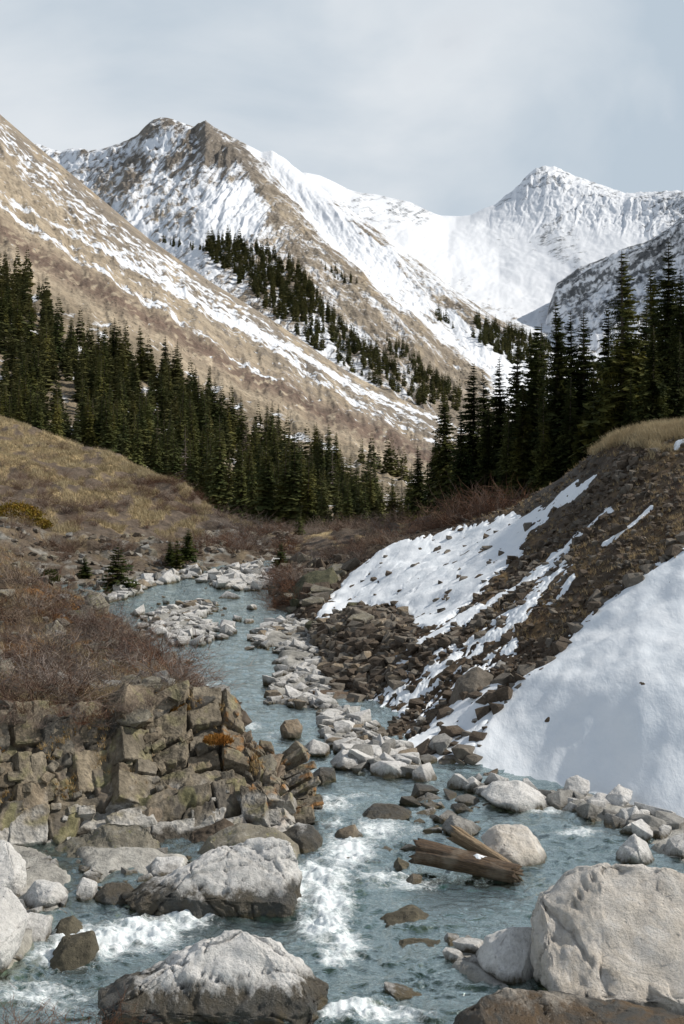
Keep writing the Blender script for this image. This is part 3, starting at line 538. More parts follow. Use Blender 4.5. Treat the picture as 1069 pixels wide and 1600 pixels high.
# road bench in the middle distance
rH = [[(480, 700, 420), (560, 708, 420), (640, 725, 400), (720, 750, 380)],
      [(480, 726, 330), (530, 722, 335), (560, 722, 330), (600, 730, 325), (640, 748, 320), (720, 770, 300)],
      [(480, 745, 300), (540, 742, 300), (600, 752, 295), (640, 768, 290), (720, 790, 280)],
      [(480, 790, 240), (540, 780, 240), (600, 785, 240), (640, 790, 235), (720, 800, 230)],
      [(480, 850, 150), (600, 845, 150), (720, 840, 150)]]
px, py, Y = loft(rH, 480, 720, 160, [10, 40, 40, 40], 4)
V = world_of(px, py, Y); V[..., 2] += .8*fbm(V[..., 0]/15, V[..., 1]/15, 2., 3)
colH = col_mix((.23, .165, .095), (.15, .11, .07), sst(-.3, .4, fbm(px/20, py/6, 2., 4))); colH = col_mix(colH, (.36, .32, .26), np.exp(-((py-np.interp(px, [530, 560, 600, 640], [725, 725, 734, 752]))/2.2)**2))
put_grid('road_bench', V, terr_mid, colH, np.zeros_like(px)-1, 'brown bench with a dirt road in the middle distance', 'slope'); H_V = V

# ------------------------------------------------------------------ cliff
def ico(sub):
    bm = bmesh.new(); bmesh.ops.create_icosphere(bm, subdivisions=sub, radius=1)
    v = np.array([x.co[:] for x in bm.verts]); f = np.array([[x.index for x in y.verts] for y in bm.faces]); bm.free(); return v/np.linalg.norm(v, axis=1)[:, None], f
ICO = {s: ico(s) for s in (1, 2, 3, 4, 5, 6)}
def cells(x, y, seed, jit=.42):                 # cellular id, edge distance on a jittered grid (Chebyshev-like blocks)
    xi, yi = np.floor(x).astype(int), np.floor(y).astype(int); d1 = np.full(x.shape, 9.); d2 = np.full(x.shape, 9.); idn = np.zeros(x.shape); gx = np.zeros(x.shape); gy = np.zeros(x.shape)
    H = lambda a, b, k: (np.abs(np.sin(a*127.1+b*311.7+k*74.7+seed)*43758.5453) % 1)
    for i in (-1, 0, 1):
        for j in (-1, 0, 1):
            cx, cy = xi+i, yi+j; qx = cx+.5+jit*(2*H(cx, cy, 1)-1)-x; qy = cy+.5+jit*(2*H(cx, cy, 2)-1)-y
            d = (np.abs(qx)**4+np.abs(qy)**4)**.25; c = d < d1
            d2 = np.where(c, d1, np.minimum(d2, d)); idn = np.where(c, H(cx, cy, 3), idn); gx = np.where(c, qx, gx); gy = np.where(c, qy, gy); d1 = np.where(c, d, d1)
    return idn, d2-d1, gx, gy
top = [(-220, 1085, 25.2), (-80, 1108, 26.2), (0, 1116, 26.8), (60, 1115, 27.2), (120, 1112, 27.7), (180, 1106, 28.2), (240, 1096, 28.8), (300, 1084, 29.4), (345, 1092, 29.8), (372, 1122, 29.6), (395, 1160, 29.2), (425, 1178, 28.9), (436, 1200, 29.4), (420, 1230, 31), (390, 1250, 33)]
m1 = [(-220, 1180, 24.6), (-80, 1195, 25.4), (0, 1200, 26.0), (60, 1200, 26.4), (120, 1195, 26.9), (180, 1190, 27.3), (240, 1180, 27.8), (300, 1165, 28.3), (345, 1165, 28.6), (380, 1180, 28.4), (405, 1200, 28.0), (432, 1215, 27.8), (440, 1235, 28.3), (425, 1250, 30.5), (395, 1260, 33)]
m2 = [(-220, 1260, 24.2), (-80, 1270, 25.0), (0, 1278, 25.5), (60, 1275, 25.9), (120, 1270, 26.3), (180, 1262, 26.6), (240, 1255, 26.9), (300, 1240, 27.2), (345, 1235, 27.4), (385, 1240, 27.2), (410, 1248, 26.9), (432, 1256, 26.8), (446, 1272, 27.3), (430, 1280, 30), (400, 1285, 33)]
bo = [(-220, 1400, 23.4), (-80, 1390, 24.2), (0, 1385, 24.5), (60, 1380, 24.8), (120, 1370, 25.1), (180, 1358, 25.3), (240, 1345, 25.6), (300, 1335, 25.8), (345, 1325, 25.9), (390, 1325, 25.8), (420, 1328, 25.6), (445, 1332, 25.7), (462, 1340, 26.2), (450, 1345, 29.5), (415, 1345, 33)]
CP = np.array([[world_of(*map(np.float64, p)) for p in r] for r in (top, m1, m2, bo)])
NR, NC = 160, 400
G = crom(np.swapaxes(crom(CP, np.linspace(0, 3, NR)), 0, 1), np.linspace(0, 14, NC)).swapaxes(0, 1)
ss = np.concatenate([[0], np.cumsum(np.linalg.norm(np.diff(G[NR//2], axis=0), axis=1))]); ss = np.broadcast_to(ss, (NR, NC)); zz = G[..., 2]
nn = np.cross(np.gradient(G, axis=1), np.gradient(G, axis=0)); nn /= np.linalg.norm(nn, axis=2)[..., None]+1e-9
if (nn[..., 1].mean() > 0): nn = -nn
wxx = ss+.10*fbm(ss/.8, zz/.8, 3., 4)+.06*(zz+7); wzz = zz+.13*fbm(ss/.9, zz/.9, 8., 4)-.10*ss

def blocks(x, z_, w, h, seed, jx=.32):
    H = lambda a, b: np.abs(np.sin(a*127.1+b*311.7+seed*74.7)*43758.5453) % 1
    u = x/w; c = np.floor(u); b0 = c+jx*(2*H(c, 0)-1); b1 = c+1+jx*(2*H(c+1, 0)-1)
    cc = np.where(u < b0, c-1, np.where(u >= b1, c+1, c)); l = cc+jx*(2*H(cc, 0)-1); r_ = cc+1+jx*(2*H(cc+1, 0)-1)
    v = z_/h*(.65+.7*H(cc, 5))+7*H(cc, 7)+.25*(H(cc, 8)-.5)*(u-l); k = np.floor(v); b0 = k+jx*(2*H(k, cc+3)-1); b1 = k+1+jx*(2*H(k+1, cc+3)-1)
    kk = np.where(v < b0, k-1, np.where(v >= b1, k+1, k)); lo = kk+jx*(2*H(kk, cc+3)-1); hi = kk+1+jx*(2*H(kk+1, cc+3)-1)
    ed = np.minimum(np.minimum(u-l, r_-u)*w, np.minimum(v-lo, hi-v)*h)
    return H(cc*3.1+kk, cc-kk*1.7+1), ed, (u-l)/(r_-l)-.5, (v-lo)/(hi-lo)-.5, H(kk+9, cc), H(cc+4, kk)
wx2 = wxx+.05*fbm(ss/.25, zz/.25, 4., 3)+.16*fbm(ss/1.1, zz/1.1, 14., 3); wz2 = wzz+.04*fbm(ss/.25, zz/.25, 7., 3)+.14*fbm(ss/1.2, zz/1.2, 17., 3)
i1, e1, g1x, g1y, t1x, t1y = blocks(wx2+.12*wz2, wz2-.06*wx2, .74, .86, 3.1); i2, e2, g2x, g2y, t2x, t2y = blocks(wx2+.2*wz2, wz2-.1*wx2, .30, .34, 9.4); i3, e3, g3x, g3y, t3x, t3y = blocks(wx2*.9+.45*wz2, wz2-.35*wx2, 1.5, .62, 5.4)
i4, e4, g4x, g4y, t4x, t4y = blocks(wx2-.3*wz2, wz2+.2*wx2, .15, .12, 2.4)
upper = sst(.60, .54, np.linspace(0, 1, NR)[:, None]+.10*fbm(ss/2, zz/2, 4., 2))
rgh = sst(5.6, 6.6, ss+.6*fbm(ss, zz, 2., 3)+.6*zz+2)          # right part is crumbly
disp = (1-rgh)*upper*((i1-.5)*.42+.30*(g1x*(t1x-.5)+g1y*(t1y-.4))-.16*np.exp(-(e1/.022)**2))
disp = disp+(.5+.6*rgh)*((i2-.5)*.16+.16*(g2x*(t2x-.5)+g2y*(t2y-.4))-.05*np.exp(-(e2/.016)**2))*(.3+.7*np.maximum(upper, rgh))
disp = disp+((i4-.5)*.03+.03*(g4x*(t4x-.5)+g4y*(t4y-.5)))*(.5+1.4*rgh)
disp = disp+(1-upper*(1-rgh))*((i3-.5)*.44+.34*(g3x*(t3x-.5)+g3y*(t3y-.2))-.20*np.exp(-(e3/.03)**2))
disp = disp+.05*fbm(ss/.4, zz/.4, 6., 5, .6)+.30*fbm(ss/2.2, zz/1.8, 6.6, 3)+.35*rgh*fbm(ss/1.3, zz/1.1, 2.9, 3)
disp = disp*sst(0, .03, np.linspace(0, 1, NR))[:, None]+.25*(1-sst(0, .05, np.linspace(0, 1, NR))[:, None])*-1
G = G+nn*disp[..., None]
lowz = sst(.78, .90, np.linspace(0, 1, NR)[:, None]+.05*fbm(ss, zz, 3., 3)+.05*sst(3, 0, ss))
colK = col_mix((.29, .245, .18), (.19, .17, .14), sst(-.3, .4, fbm(ss/.7, zz/.7, 2., 4))); colK = col_mix(colK, (.085, .085, .08), .6*(i1 > .72)*upper)
colK = colK*(.72+.5*i2+.3*(i4-.5))[..., None]; colK = col_mix(colK, (.25, .18, .12), .4*(i2 > .7)); colK = col_mix(colK, (.085, .08, .075), .5*(i4 > .8)); colK = col_mix(colK, (.26, .20, .145), .6*rgh)
colK = col_mix(colK, (.27, .26, .10), .45*sst(.15, .5, fbm(ss/.45, zz/.45, 7., 4))*sst(.2, .5, np.linspace(0, 1, NR)[:, None]))
colK = col_mix(colK, (.27, .14, .05), .8*rgh*sst(.42, .6, fbm(ss/.4, zz/.4, 9., 3)))
colK = col_mix(colK, (.43, .42, .395), lowz*.9)
colK = col_mix(colK, (.03, .027, .024), .0*e1)
CLIFF_M = terrain_mat('cliff_rock', 2.2, 11, .5, .05, .9, 0, .05)
K_V = G
def cliff_blocks():
    r = np.random.default_rng(77); S0 = crom(np.swapaxes(crom(CP, np.linspace(0, 3, 120)), 0, 1), np.linspace(0, 14, 300)).swapaxes(0, 1)
    seg_ = np.linalg.norm(np.diff(S0[60], axis=0), axis=1); cs = np.concatenate([[0], np.cumsum(seg_)]); Vs_, Fs_, Cs_, off = [], [], [], 0
    def at(sv, t):
        c = np.interp(sv, cs, np.arange(300)); i0 = int(min(c, 298)); k = int(np.clip(t*119, 0, 117)); p = S0[k, i0]*(1-(c-i0))+S0[k, i0+1]*(c-i0)
        tx = S0[k, i0+1]-S0[k, i0]; tx = tx/np.linalg.norm(tx); dn_ = S0[k+1, i0]-S0[k, i0]; dn_ = dn_/np.linalg.norm(dn_); n = np.cross(tx, dn_); n /= np.linalg.norm(n)
        if n[1] > .3 or (n@np.array([0, -1, .1]) < 0 and sv < cs[-1]*.78): n = -n
        return p, tx, -dn_, n
    TL = [0., 0.]
    def block(sv, t, w, h, dep, out, rot, kind):
        nonlocal off
        p, tx, up, n = at(sv, t); ca, sa = math.cos(rot), math.sin(rot); ax = tx*ca+up*sa; az = up*ca-tx*sa
        pts = []
        for a in (-1, 1):
            for b in (-1, 1):
                for c in (-1, 1):
                    for _ in range(r.integers(1, 4)):
                        q = np.array([a*(1-.30*r.random()), c*(1-.30*r.random()), b*(1-.26*r.random())]); pts.append(q[0]*w/2*ax+q[1]*dep/2*n+q[2]*h/2*az)
        tilt = Matrix.Rotation(TL[0]+r.normal()*.035, 3, Vector(tx)) @ Matrix.Rotation(TL[1]*(t < .62)+r.normal()*.05, 3, Vector(up)); pts = np.array(pts)@np.array(tilt).T
        v, nn_, f = chipped_hull([tuple(x) for x in pts], min(w, h)*.03, .07)
        q = (v+p)/.35; v = v+nn_*(.035*fbm(q[:, 0], q[:, 1], q[:, 2], 5, .65)+.022*np.abs(pn(q[:, 0]*2.5, q[:, 1]*2.5, q[:, 2]*2.5)))[:, None]
        v = v+p+n*(out-dep/2+.10); hgt = v[:, 2]-WL(v[:, 1])
        base = np.array([(.23, .195, .145), (.18, .158, .125), (.25, .205, .145), (.13, .12, .105), (.21, .16, .11)][r.integers(5)])*.35*r.uniform(.85, 1.15)+np.array((.135, .115, .085)); tn_ = fbm(v[:, 0]/1.1, v[:, 1]/1.1, v[:, 2]/1.1, 3)[:, None]; base = base*(1+.35*tn_)
        c_ = base.copy(); L_ = fbm(v[:, 0]/.4, v[:, 1]/.4, v[:, 2]/.4, 4)
        c_ = col_mix(c_, (.27, .25, .13), .5*sst(.15, .6, L_+.2*(r.random()-.5))); c_ = col_mix(c_, (.30, .15, .05), .8*sst(.35, .6, fbm(v[:, 0]/.3, v[:, 1]/.3, v[:, 2]/.3+9, 3))*(sv > cs[-1]*.5))
        c_ = col_mix(c_, (.46, .45, .425), .8*sst(.75, .25, hgt+.35*L_)*(sv < cs[-1]*.62))
        c_ = col_mix(c_, (.07, .062, .05), sst(.16, .04, hgt+.15*L_))
        Vs_.append(v); Fs_.append(f+off); Cs_.append(c_); off += len(v)
    S_ = cs[-1]; x = 0.0
    while x < S_*.93:
        w = r.uniform(.38, .8); rough_ = x > S_*.55
        if rough_: w = r.uniform(.28, .5)
        t = -.02-(r.random()*.16 if not rough_ else 0); cw = r.normal()*.06; co = r.uniform(-.22, .16); TL[:] = [r.normal()*.05, r.normal()*.16]
        if not rough_: w = r.uniform(.45, .95)
        while t < 1.02:
            low_ = t > .58
            h = (r.uniform(.28, .95) if not rough_ else r.uniform(.2, .5))*(1.25 if low_ and not rough_ else 1); H_ = 2.9
            if r.random() < .35 and not low_:      # split into two narrower pieces
                for sgn in (-.5, .5): block(x+w/2+sgn*w/2, t+h/H_/2, w*.6, h*r.uniform(.95, 1.2), r.uniform(.6, .8), co+r.uniform(-.03, .03), cw+r.normal()*.05, 0)
            else: block(x+w/2, t+h/H_/2, w*r.uniform(1.08, 1.3), h*r.uniform(1.06, 1.35), r.uniform(.65, .9), (co+r.uniform(-.035, .035) if not low_ and not rough_ else r.uniform(-.12, .10))+(.12 if low_ else 0), cw+r.normal()*(.04 if not rough_ and not low_ else .30), 0)
            t += h/H_
        x += w
    for k in range(260):
        sv = r.uniform(0, S_*.93) if k % 3 else r.uniform(S_*.5, S_*.9); t = r.uniform(-.03, 1.); z_ = r.uniform(.08, .26); block(sv, t, z_*r.uniform(1, 1.8), z_, z_*1.2, r.uniform(-.02, .09), r.normal()*.5, 1)
    me = mesh_np('rock_cliff', np.concatenate(Vs_), np.concatenate(Fs_), False); c_ = np.concatenate(Cs_); attr(me, 'Col', c_); attr(me, 'Snow', np.zeros(len(c_))-1)
    tag(obj('rock_cliff', me, CLIFF_M), 'jointed brown rock cliff rising from the left water edge', 'cliff', None, 'structure')
# ------------------------------------------------------------------ rocks
def rock_r(D, N_, d_, p): p = 110 if p > 10 else 6; return (np.sum((np.maximum(D@N_.T, 0)/d_)**p, 1)+1e-30)**(-1/p)
def rand_planes(k, r, flat=.72):
    n = r.normal(size=(k, 3)); n /= np.linalg.norm(n, axis=1)[:, None]
    bx = np.array([[1, 0, 0], [-1, 0, 0], [0, 1, 0], [0, -1, 0], [0, 0, 1], [0, 0, -1]])+r.normal(size=(6, 3))*.12; bx /= np.linalg.norm(bx, axis=1)[:, None]
    n = np.vstack([n, bx]); d = np.concatenate([r.uniform(flat-.06, .98, k), np.full(6, .88)])
    c = r.normal(size=(30, 3)); c /= np.linalg.norm(c, axis=1)[:, None]; base = rock_r(c, n, d, 60); n = np.vstack([n, c]); d = np.concatenate([d, base*r.uniform(.985, 1.12, 30)]); return n, d
def rock_shape(seed, sub, k=14, p=24, noise=.05):
    r = np.random.default_rng(seed); D, Fa = ICO[sub]; n, d = rand_planes(k, r); V = D*rock_r(D, n, d, p)[:, None]
    V = V*(1+noise*fbm(V[:, 0]*2.2+seed, V[:, 1]*2.2, V[:, 2]*2.2, 4, .55))[:, None]; return V, Fa
def broken_stone(seed, npt, fine):
    """angular broken stone: hull of scattered points, edges chipped by a bevel"""
    r = np.random.default_rng(seed); p = r.uniform(-1, 1, (npt, 3)); p *= (.9/np.maximum(np.abs(p).max(1), .05))[:, None]*r.uniform(.75, 1.05, (npt, 1))
    bm = bmesh.new(); [bm.verts.new(q_) for q_ in p]; res = bmesh.ops.convex_hull(bm, input=bm.verts)
    bmesh.ops.delete(bm, geom=[v for v in bm.verts if not v.link_faces], context='VERTS')
    bmesh.ops.dissolve_limit(bm, angle_limit=.22, verts=bm.verts, edges=bm.edges)
    if fine:
        bmesh.ops.bevel(bm, geom=list(bm.edges)+list(bm.verts), offset=.055, segments=2, profile=.5, affect='EDGES', clamp_overlap=True)
        bmesh.ops.triangulate(bm, faces=bm.faces); bmesh.ops.subdivide_edges(bm, edges=bm.edges, cuts=1)
        for v in bm.verts: v.co += v.normal*float(.05*fbm(np.array(v.co.x*2.2+seed), v.co.y*2.2, v.co.z*2.2, 3))
    bmesh.ops.triangulate(bm, faces=bm.faces); bmesh.ops.recalc_face_normals(bm, faces=bm.faces)
    bm.verts.index_update(); v = np.array([x.co[:] for x in bm.verts]); f = np.array([[x.index for x in y.verts] for y in bm.faces]); bm.free(); return v, f
ROCKHI = [broken_stone(100+i, 13+i % 8, True) for i in range(12)]
ROCKLO = [broken_stone(200+i, 12+i % 4, False) for i in range(12)]
ROCKT = [broken_stone(300+i, 8, False) for i in range(8)]
wet_hero = True
rocks = []                                       # every loose stone: (pos, dims, rot, material, zone, Y)
def add_rock(p, s, mat, zone, sq=None, sink=.25):
    if sq is None: sq = (rng.uniform(.8, 1.35), rng.uniform(.75, 1.15), rng.uniform(.5, .85))
    dims = (s*sq[0]/2, s*sq[1]/2, s*sq[2]/2)
    rot = (rng.normal()*.22, rng.normal()*.22, rng.uniform(0, 6.28))
    rocks.append(((p[0], p[1], p[2]+dims[2]*(1-2*sink)), dims, rot, mat, zone))
def water_rocks(poly, n, smin, smax, mats, zone, up=.05, pw=2.2):
    a = np.array(poly); k = 0
    while k < n:
        x, y = rng.uniform(a[:, 0].min(), a[:, 0].max()), rng.uniform(a[:, 1].min(), a[:, 1].max())
        if not inside(np.array(x), np.array(y), poly): continue
        Y = on_water(x, y, 0); s = (smin+(smax-smin)*rng.random()**pw)
        add_rock(((x-CX)/F*Y, Y, WL(Y)+up-.05), s, mats[int(rng.integers(len(mats)))], zone, sink=.3); k += 1
PR, GR, TR = 'pale_river_rock', 'grey_river_rock', 'tan_river_rock'
water_rocks(bars[0], 1300, .10, .72, [PR]*9+[GR, TR], 'bank_bar', pw=3.6)
water_rocks([(395, 985), (440, 968), (490, 985), (480, 1030), (430, 1030), (385, 1010)], 9, .5, .9, [PR]*8+[TR], 'bank_bar')
water_rocks(bars[1], 650, .12, .7, [PR]*12+[TR], 'mid_bar', pw=3.2)
water_rocks(bars[2], 600, .15, 1.0, [PR]*8+[GR], 'far_bar', pw=3)
water_rocks([(400, 960), (385, 985), (300, 1010), (230, 1000), (200, 960), (290, 915), (400, 915)], 60, .15, .7, [PR], 'mid_bar', pw=2.5)
water_rocks(bars[3], 300, .15, 1.0, [PR]*4+[TR, GR], 'far_bar')
water_rocks([(260, 985), (380, 985), (330, 1010), (270, 1010)], 30, .3, .8, [PR], 'mid_bar')
water_rocks([(560, 1165), (640, 1190), (700, 1225), (560, 1210)], 40, .3, .9, [PR, PR, GR], 'toe')
water_rocks([(690, 1228), (760, 1222), (1069, 1290), (1069, 1330), (880, 1270), (760, 1250)], 110, .2, .8, [PR, PR, GR], 'toe')
water_rocks(bars[4], 90, .15, .5, [PR], 'left_pile'); water_rocks(bars[5], 60, .15, .4, [PR, GR], 'left_pile')
water_rocks([(560, 1250), (720, 1260), (700, 1300), (600, 1400), (560, 1420), (540, 1300)], 12, .25, .6, [GR], 'mid_water', -.08)
water_rocks([(380, 1440), (440, 1200), (560, 1215), (900, 1270), (1060, 1360), (820, 1420), (700, 1500), (560, 1590), (480, 1590)], 420, .15, .55, ['submerged_rock', 'submerged_rock', GR, TR], 'bed', -.50)
water_rocks([(0, 1440), (450, 1440), (520, 1600), (0, 1600)], 160, .15, .5, ['submerged_rock', GR], 'bed', -.48)
water_rocks([(210, 1010), (420, 1110), (470, 1190), (440, 1200), (330, 1060), (200, 960), (260, 920), (420, 900), (400, 960)], 420, .15, .5, ['submerged_rock', GR], 'bed', -.42)
water_rocks([(640, 1235), (760, 1250), (760, 1300), (690, 1310), (640, 1280)], 26, .2, .7, [GR, PR, GR, 'dark_wet_rock'], 'mid_water', -.02)
water_rocks([(700, 1470), (830, 1450), (840, 1530), (700, 1530)], 16, .2, .55, [PR], 'front_pile')
water_rocks([(560, 1430), (680, 1430), (700, 1500), (560, 1540)], 24, .2, .5, ['submerged_rock'], 'mid_water', -.22)
for (x, y, w) in [(285,1036,34),(350,985,40),(300,945,30),(360,935,36),(390,1015,20),(420,1100,26),(460,1212,26)]:
    Y = on_water(x, y); add_rock(((x-CX)/F*Y, Y, WL(Y)), w/F*Y, PR, 'mid_water', (1.1, .8, .45), .35)
def slope_rocks(Vg, ok, n, smin, smax, mats, zone, pw=2.5, w=None, sink=.3):
    P_, _ = pick(Vg, ok, n, w)
    for p in P_: add_rock(p, smin+(smax-smin)*rng.random()**pw, mats[int(rng.integers(len(mats)))], zone, sink=sink)
inb = (Spx > 380) & (Spx < 1110); okS = S_bare & inb
SR, SL, LR = 'scree_rock', 'scree_light', 'lichen_rock'
slope_rocks(S_V, okS, 7500, .04, .30, [SR]*5+[SL]*2, 'scree', 4)
rub = sdf(Spx, Spy, [(455, 1000), (510, 975), (545, 958), (600, 948), (640, 965), (655, 1000), (640, 1050), (590, 1090), (520, 1110), (490, 1090), (470, 1040)]) > 0
slope_rocks(S_V, (S_snow > .3) & (smask < 1.05) & inb & ~inS1, 380, .08, .5, [SR, SR, SL], 'scree', 2.6)
slope_rocks(S_V, rub, 1700, .10, .65, [SR]*4+[SL]*3+[TR], 'rubble', 3.2)
ridge_b = sdf(Spx, Spy, [(640, 1030), (780, 920), (870, 830), (960, 720), (1060, 690), (930, 830), (830, 930), (700, 1080), (580, 1170), (560, 1150)]) > 0
slope_rocks(S_V, ridge_b & S_bare, 800, .12, .5, [SR]*4+[SL]*2, 'scree', 2.8)
slope_rocks(S_V, (sdf(Spx, Spy, [(600, 1210), (600, 1170), (660, 1120), (740, 1050), (790, 1020), (850, 1020), (760, 1100), (735, 1160), (720, 1215)]) > 0), 40, .2, .9, [SR]*2+['scree_light', GR], 'dark_rocks', 2.)
slope_rocks(S_V, (np.abs(sdf(Spx, Spy, polys[0][0])) < 13) & (Spx < 1100) & (Spy < 1225), 130, .1, .62, [SR, SR, SL, 'scree_light'], 'dark_rocks', 2.2)
near_edge = (np.abs(sdf(px*0+0, px*0+0, [(0, 0), (1, 0), (1, 1)])) < 0)
slope_rocks(G_V, (Gpx > -30) & (Gpx < 560) & (rkm > .4) & (Gpy > 800), 900, .15, .8, [SL, SL, SR, GR, LR], 'far_bank', 3)
slope_rocks(S_V, S_bare & (Spx > 425) & (Spx < 570) & (Spy > 870) & (Spy < 990), 260, .2, 1.1, [SL, SR, LR, 'moss_rock'], 'far_bank', 2.6)
slope_rocks(L_V, proj(L_V)[0] > -20, 340, .10, .75, [LR, SL, SR, GR], 'left_bank', 3)

def chipped_hull(pts, bev, maxe):
    bm = bmesh.new(); [bm.verts.new(q_) for q_ in pts]; bmesh.ops.convex_hull(bm, input=bm.verts)
    bmesh.ops.delete(bm, geom=[v for v in bm.verts if not v.link_faces], context='VERTS')
    bmesh.ops.dissolve_limit(bm, angle_limit=.25, verts=bm.verts, edges=bm.edges)
    bmesh.ops.bevel(bm, geom=list(bm.edges)+list(bm.verts), offset=bev, segments=2, profile=.5, affect='EDGES', clamp_overlap=True)
    bmesh.ops.triangulate(bm, faces=bm.faces)
    for k in range(8):
        le = [e_ for e_ in bm.edges if e_.calc_length() > maxe]
        if not le or len(bm.verts) > 16000: break
        bmesh.ops.subdivide_edges(bm, edges=le, cuts=1); bmesh.ops.triangulate(bm, faces=[f_ for f_ in bm.faces if len(f_.verts) > 3])
    bmesh.ops.recalc_face_normals(bm, faces=bm.faces); bm.normal_update(); bm.verts.index_update()
    v = np.array([x.co[:] for x in bm.verts]); n_ = np.array([x.normal[:] for x in bm.verts]); f = np.array([[x.index for x in y.verts] for y in bm.faces]); bm.free(); return v, n_, f
def hero_rock(name, label, outline, Yc, thick0, mat, seed=1, planes=(), k=12, p=20, sub=5, noise=.06, crack=.0, cat='boulder', group=None, slab=False):
    ol = np.array(outline, float); thick = thick0*1.15
    if wet_hero and mat not in ('snow', 'scree_rock', 'scree_light', 'lichen_rock', 'moss_rock'): Yc = float(on_water(0, ol[:, 1].max()))+thick*.85
    cx, cy = (ol[:, 0].min()+ol[:, 0].max())/2, (ol[:, 1].min()+ol[:, 1].max())/2
    r = np.random.default_rng(seed); a = (ol[:, 0].max()-ol[:, 0].min())/2; b_ = (ol[:, 1].max()-ol[:, 1].min())/2
    sx, sz = a/F*Yc, b_/F*Yc; L = (sx+sz+thick)/3; rx = (ol[:, 0]-cx)/F*Yc; rz = -(ol[:, 1]-cy)/F*Yc; pts = []
    for x_, z_ in zip(rx, rz):
        if slab:
            pts.append((x_, r.normal()*.05*thick, z_))
            if z_ > -.1*sz: pts.append((x_*r.uniform(.86, .97), -thick*r.uniform(.75, 1.), -.42*sz+.22*z_+r.normal()*.04*sz)); pts.append((x_*.85, thick*r.uniform(.4, .6), z_*.8-.1*sz))
            else: pts.append((x_*r.uniform(.85, .95), -thick*r.uniform(.8, 1.), z_*r.uniform(.85, 1.)))
            continue
        pts.append((x_, r.normal()*.06*thick, z_))
        if r.random() < .75: pts.append((x_*r.uniform(.72, .9), -thick*r.uniform(.45, .75), z_*r.uniform(.6, .82)-.12*sz))
        if r.random() < .6: pts.append((x_*r.uniform(.72, .9), thick*r.uniform(.45, .75), z_*r.uniform(.6, .85)-.1*sz))
    for q_ in range(0 if slab else 4): pts.append((sx*r.uniform(-.5, .5), -thick*r.uniform(.85, 1.), sz*r.uniform(-.7, .15)))
    V, Nn, Fa = chipped_hull(pts, L*.045, L/(9 if sub < 5 else (16 if sub == 5 else 30))); U = V/L; dn = Nn
    wq = U+.15*np.stack([pn(U[:, 0]*2+k_, U[:, 1]*2, U[:, 2]*2) for k_ in (3, 7, 11)], -1)
    st_ = (wq[:, 2]*1.0+wq[:, 0]*.45+.3*wq[:, 1])*2.6+seed; lay = st_-np.floor(st_); lay = np.minimum(lay, (1-lay)*9)
    V = V+dn*(L*noise*(.8*fbm(U[:, 0]*1.6+seed, U[:, 1]*1.6, U[:, 2]*1.6, 5, .6)+.6*np.abs(pn(U[:, 0]*3-seed, U[:, 1]*3, U[:, 2]*3))+.35*lay-.3))[:, None]
    for kk_ in range(9 if sub == 6 else 5 if sub > 4 else 2):
        cn_ = r.normal(size=3); cn_ /= np.linalg.norm(cn_); dd_ = U@cn_-r.uniform(-.5, .5)+.05*fbm(U[:, 0]*2.5+kk_, U[:, 1]*2.5, U[:, 2]*2.5, 3)
        V = V-dn*(L*((.055 if sub == 6 else .035)*np.exp(-(dd_/(.011 if sub == 6 else .014))**2)+r.uniform(-.02, .035)*sst(-.02, .02, dd_)))[:, None]
    X0, Z0 = (cx-CX)/F*Yc, (HY-cy)/F*Yc
    V[:, 2] -= (.04 if mat == 'submerged_rock' else 0)
    me = mesh_np(name, V, Fa); o = obj(name, me, M[mat], loc=(X0, Yc, Z0)); tag(o, label, cat, group); return o
BIG = 'pale_boulder_rock'
put_grid('cliff_core', K_V-nn*.03, CLIFF_M, colK*.85, np.zeros((NR, NC))-1, 'dark rock behind the joints of the cliff', 'cliff')
cliff_blocks()
hero_rock('boulder', 'huge pale boulder with a broad flat face in the bottom right corner', [(824, 1430), (840, 1400), (890, 1366), (945, 1349), (1040, 1350), (1130, 1362), (1200, 1420), (1220, 1520), (1150, 1580), (1050, 1590), (950, 1575), (860, 1550), (828, 1510)], 20.6, 1.35, BIG, 11, (), 8, 18, 6, .065, .05, slab=True)
hero_rock('boulder', 'low brown wet rock with a pale crest in front of the huge pale boulder', [(700, 1590), (740, 1560), (790, 1535), (850, 1545), (930, 1560), (1010, 1575), (1080, 1590), (1090, 1640), (900, 1660), (700, 1640)], 18.6, .7, 'brown_wet_rock', 12, [(0, -.5, .8, .8)], 10, 20, 5, .06, .04)
hero_rock('boulder', 'grey cracked rock shoulder beside the huge pale boulder in the corner', [(930, 1545), (1000, 1500), (1069, 1480), (1150, 1490), (1180, 1600), (1000, 1600)], 19.0, .8, BIG, 13, [(0, -.6, .8, .8)], 10, 20, 5, .06, .05)
hero_rock('boulder', 'large two tone boulder, white on top and dark below, at the bottom centre', [(150, 1545), (225, 1510), (295, 1478), (345, 1454), (378, 1446), (430, 1462), (455, 1480), (490, 1515), (522, 1545), (515, 1575), (440, 1595), (330, 1605), (210, 1605), (150, 1575)], 19.9, .75, 'dark_wet_rock', 14, (), 8, 16, 6, .085, .05, slab=True)
hero_rock('boulder', 'wide white topped slab at the foot of the cliff with a dark wet front', [(190, 1395), (245, 1378), (300, 1352), (345, 1322), (400, 1306), (455, 1314), (478, 1360), (474, 1415), (450, 1436), (400, 1430), (330, 1416), (230, 1408)], 24.2, .8, 'dark_wet_rock', 15, (), 8, 18, 6, .075, .04, slab=True)
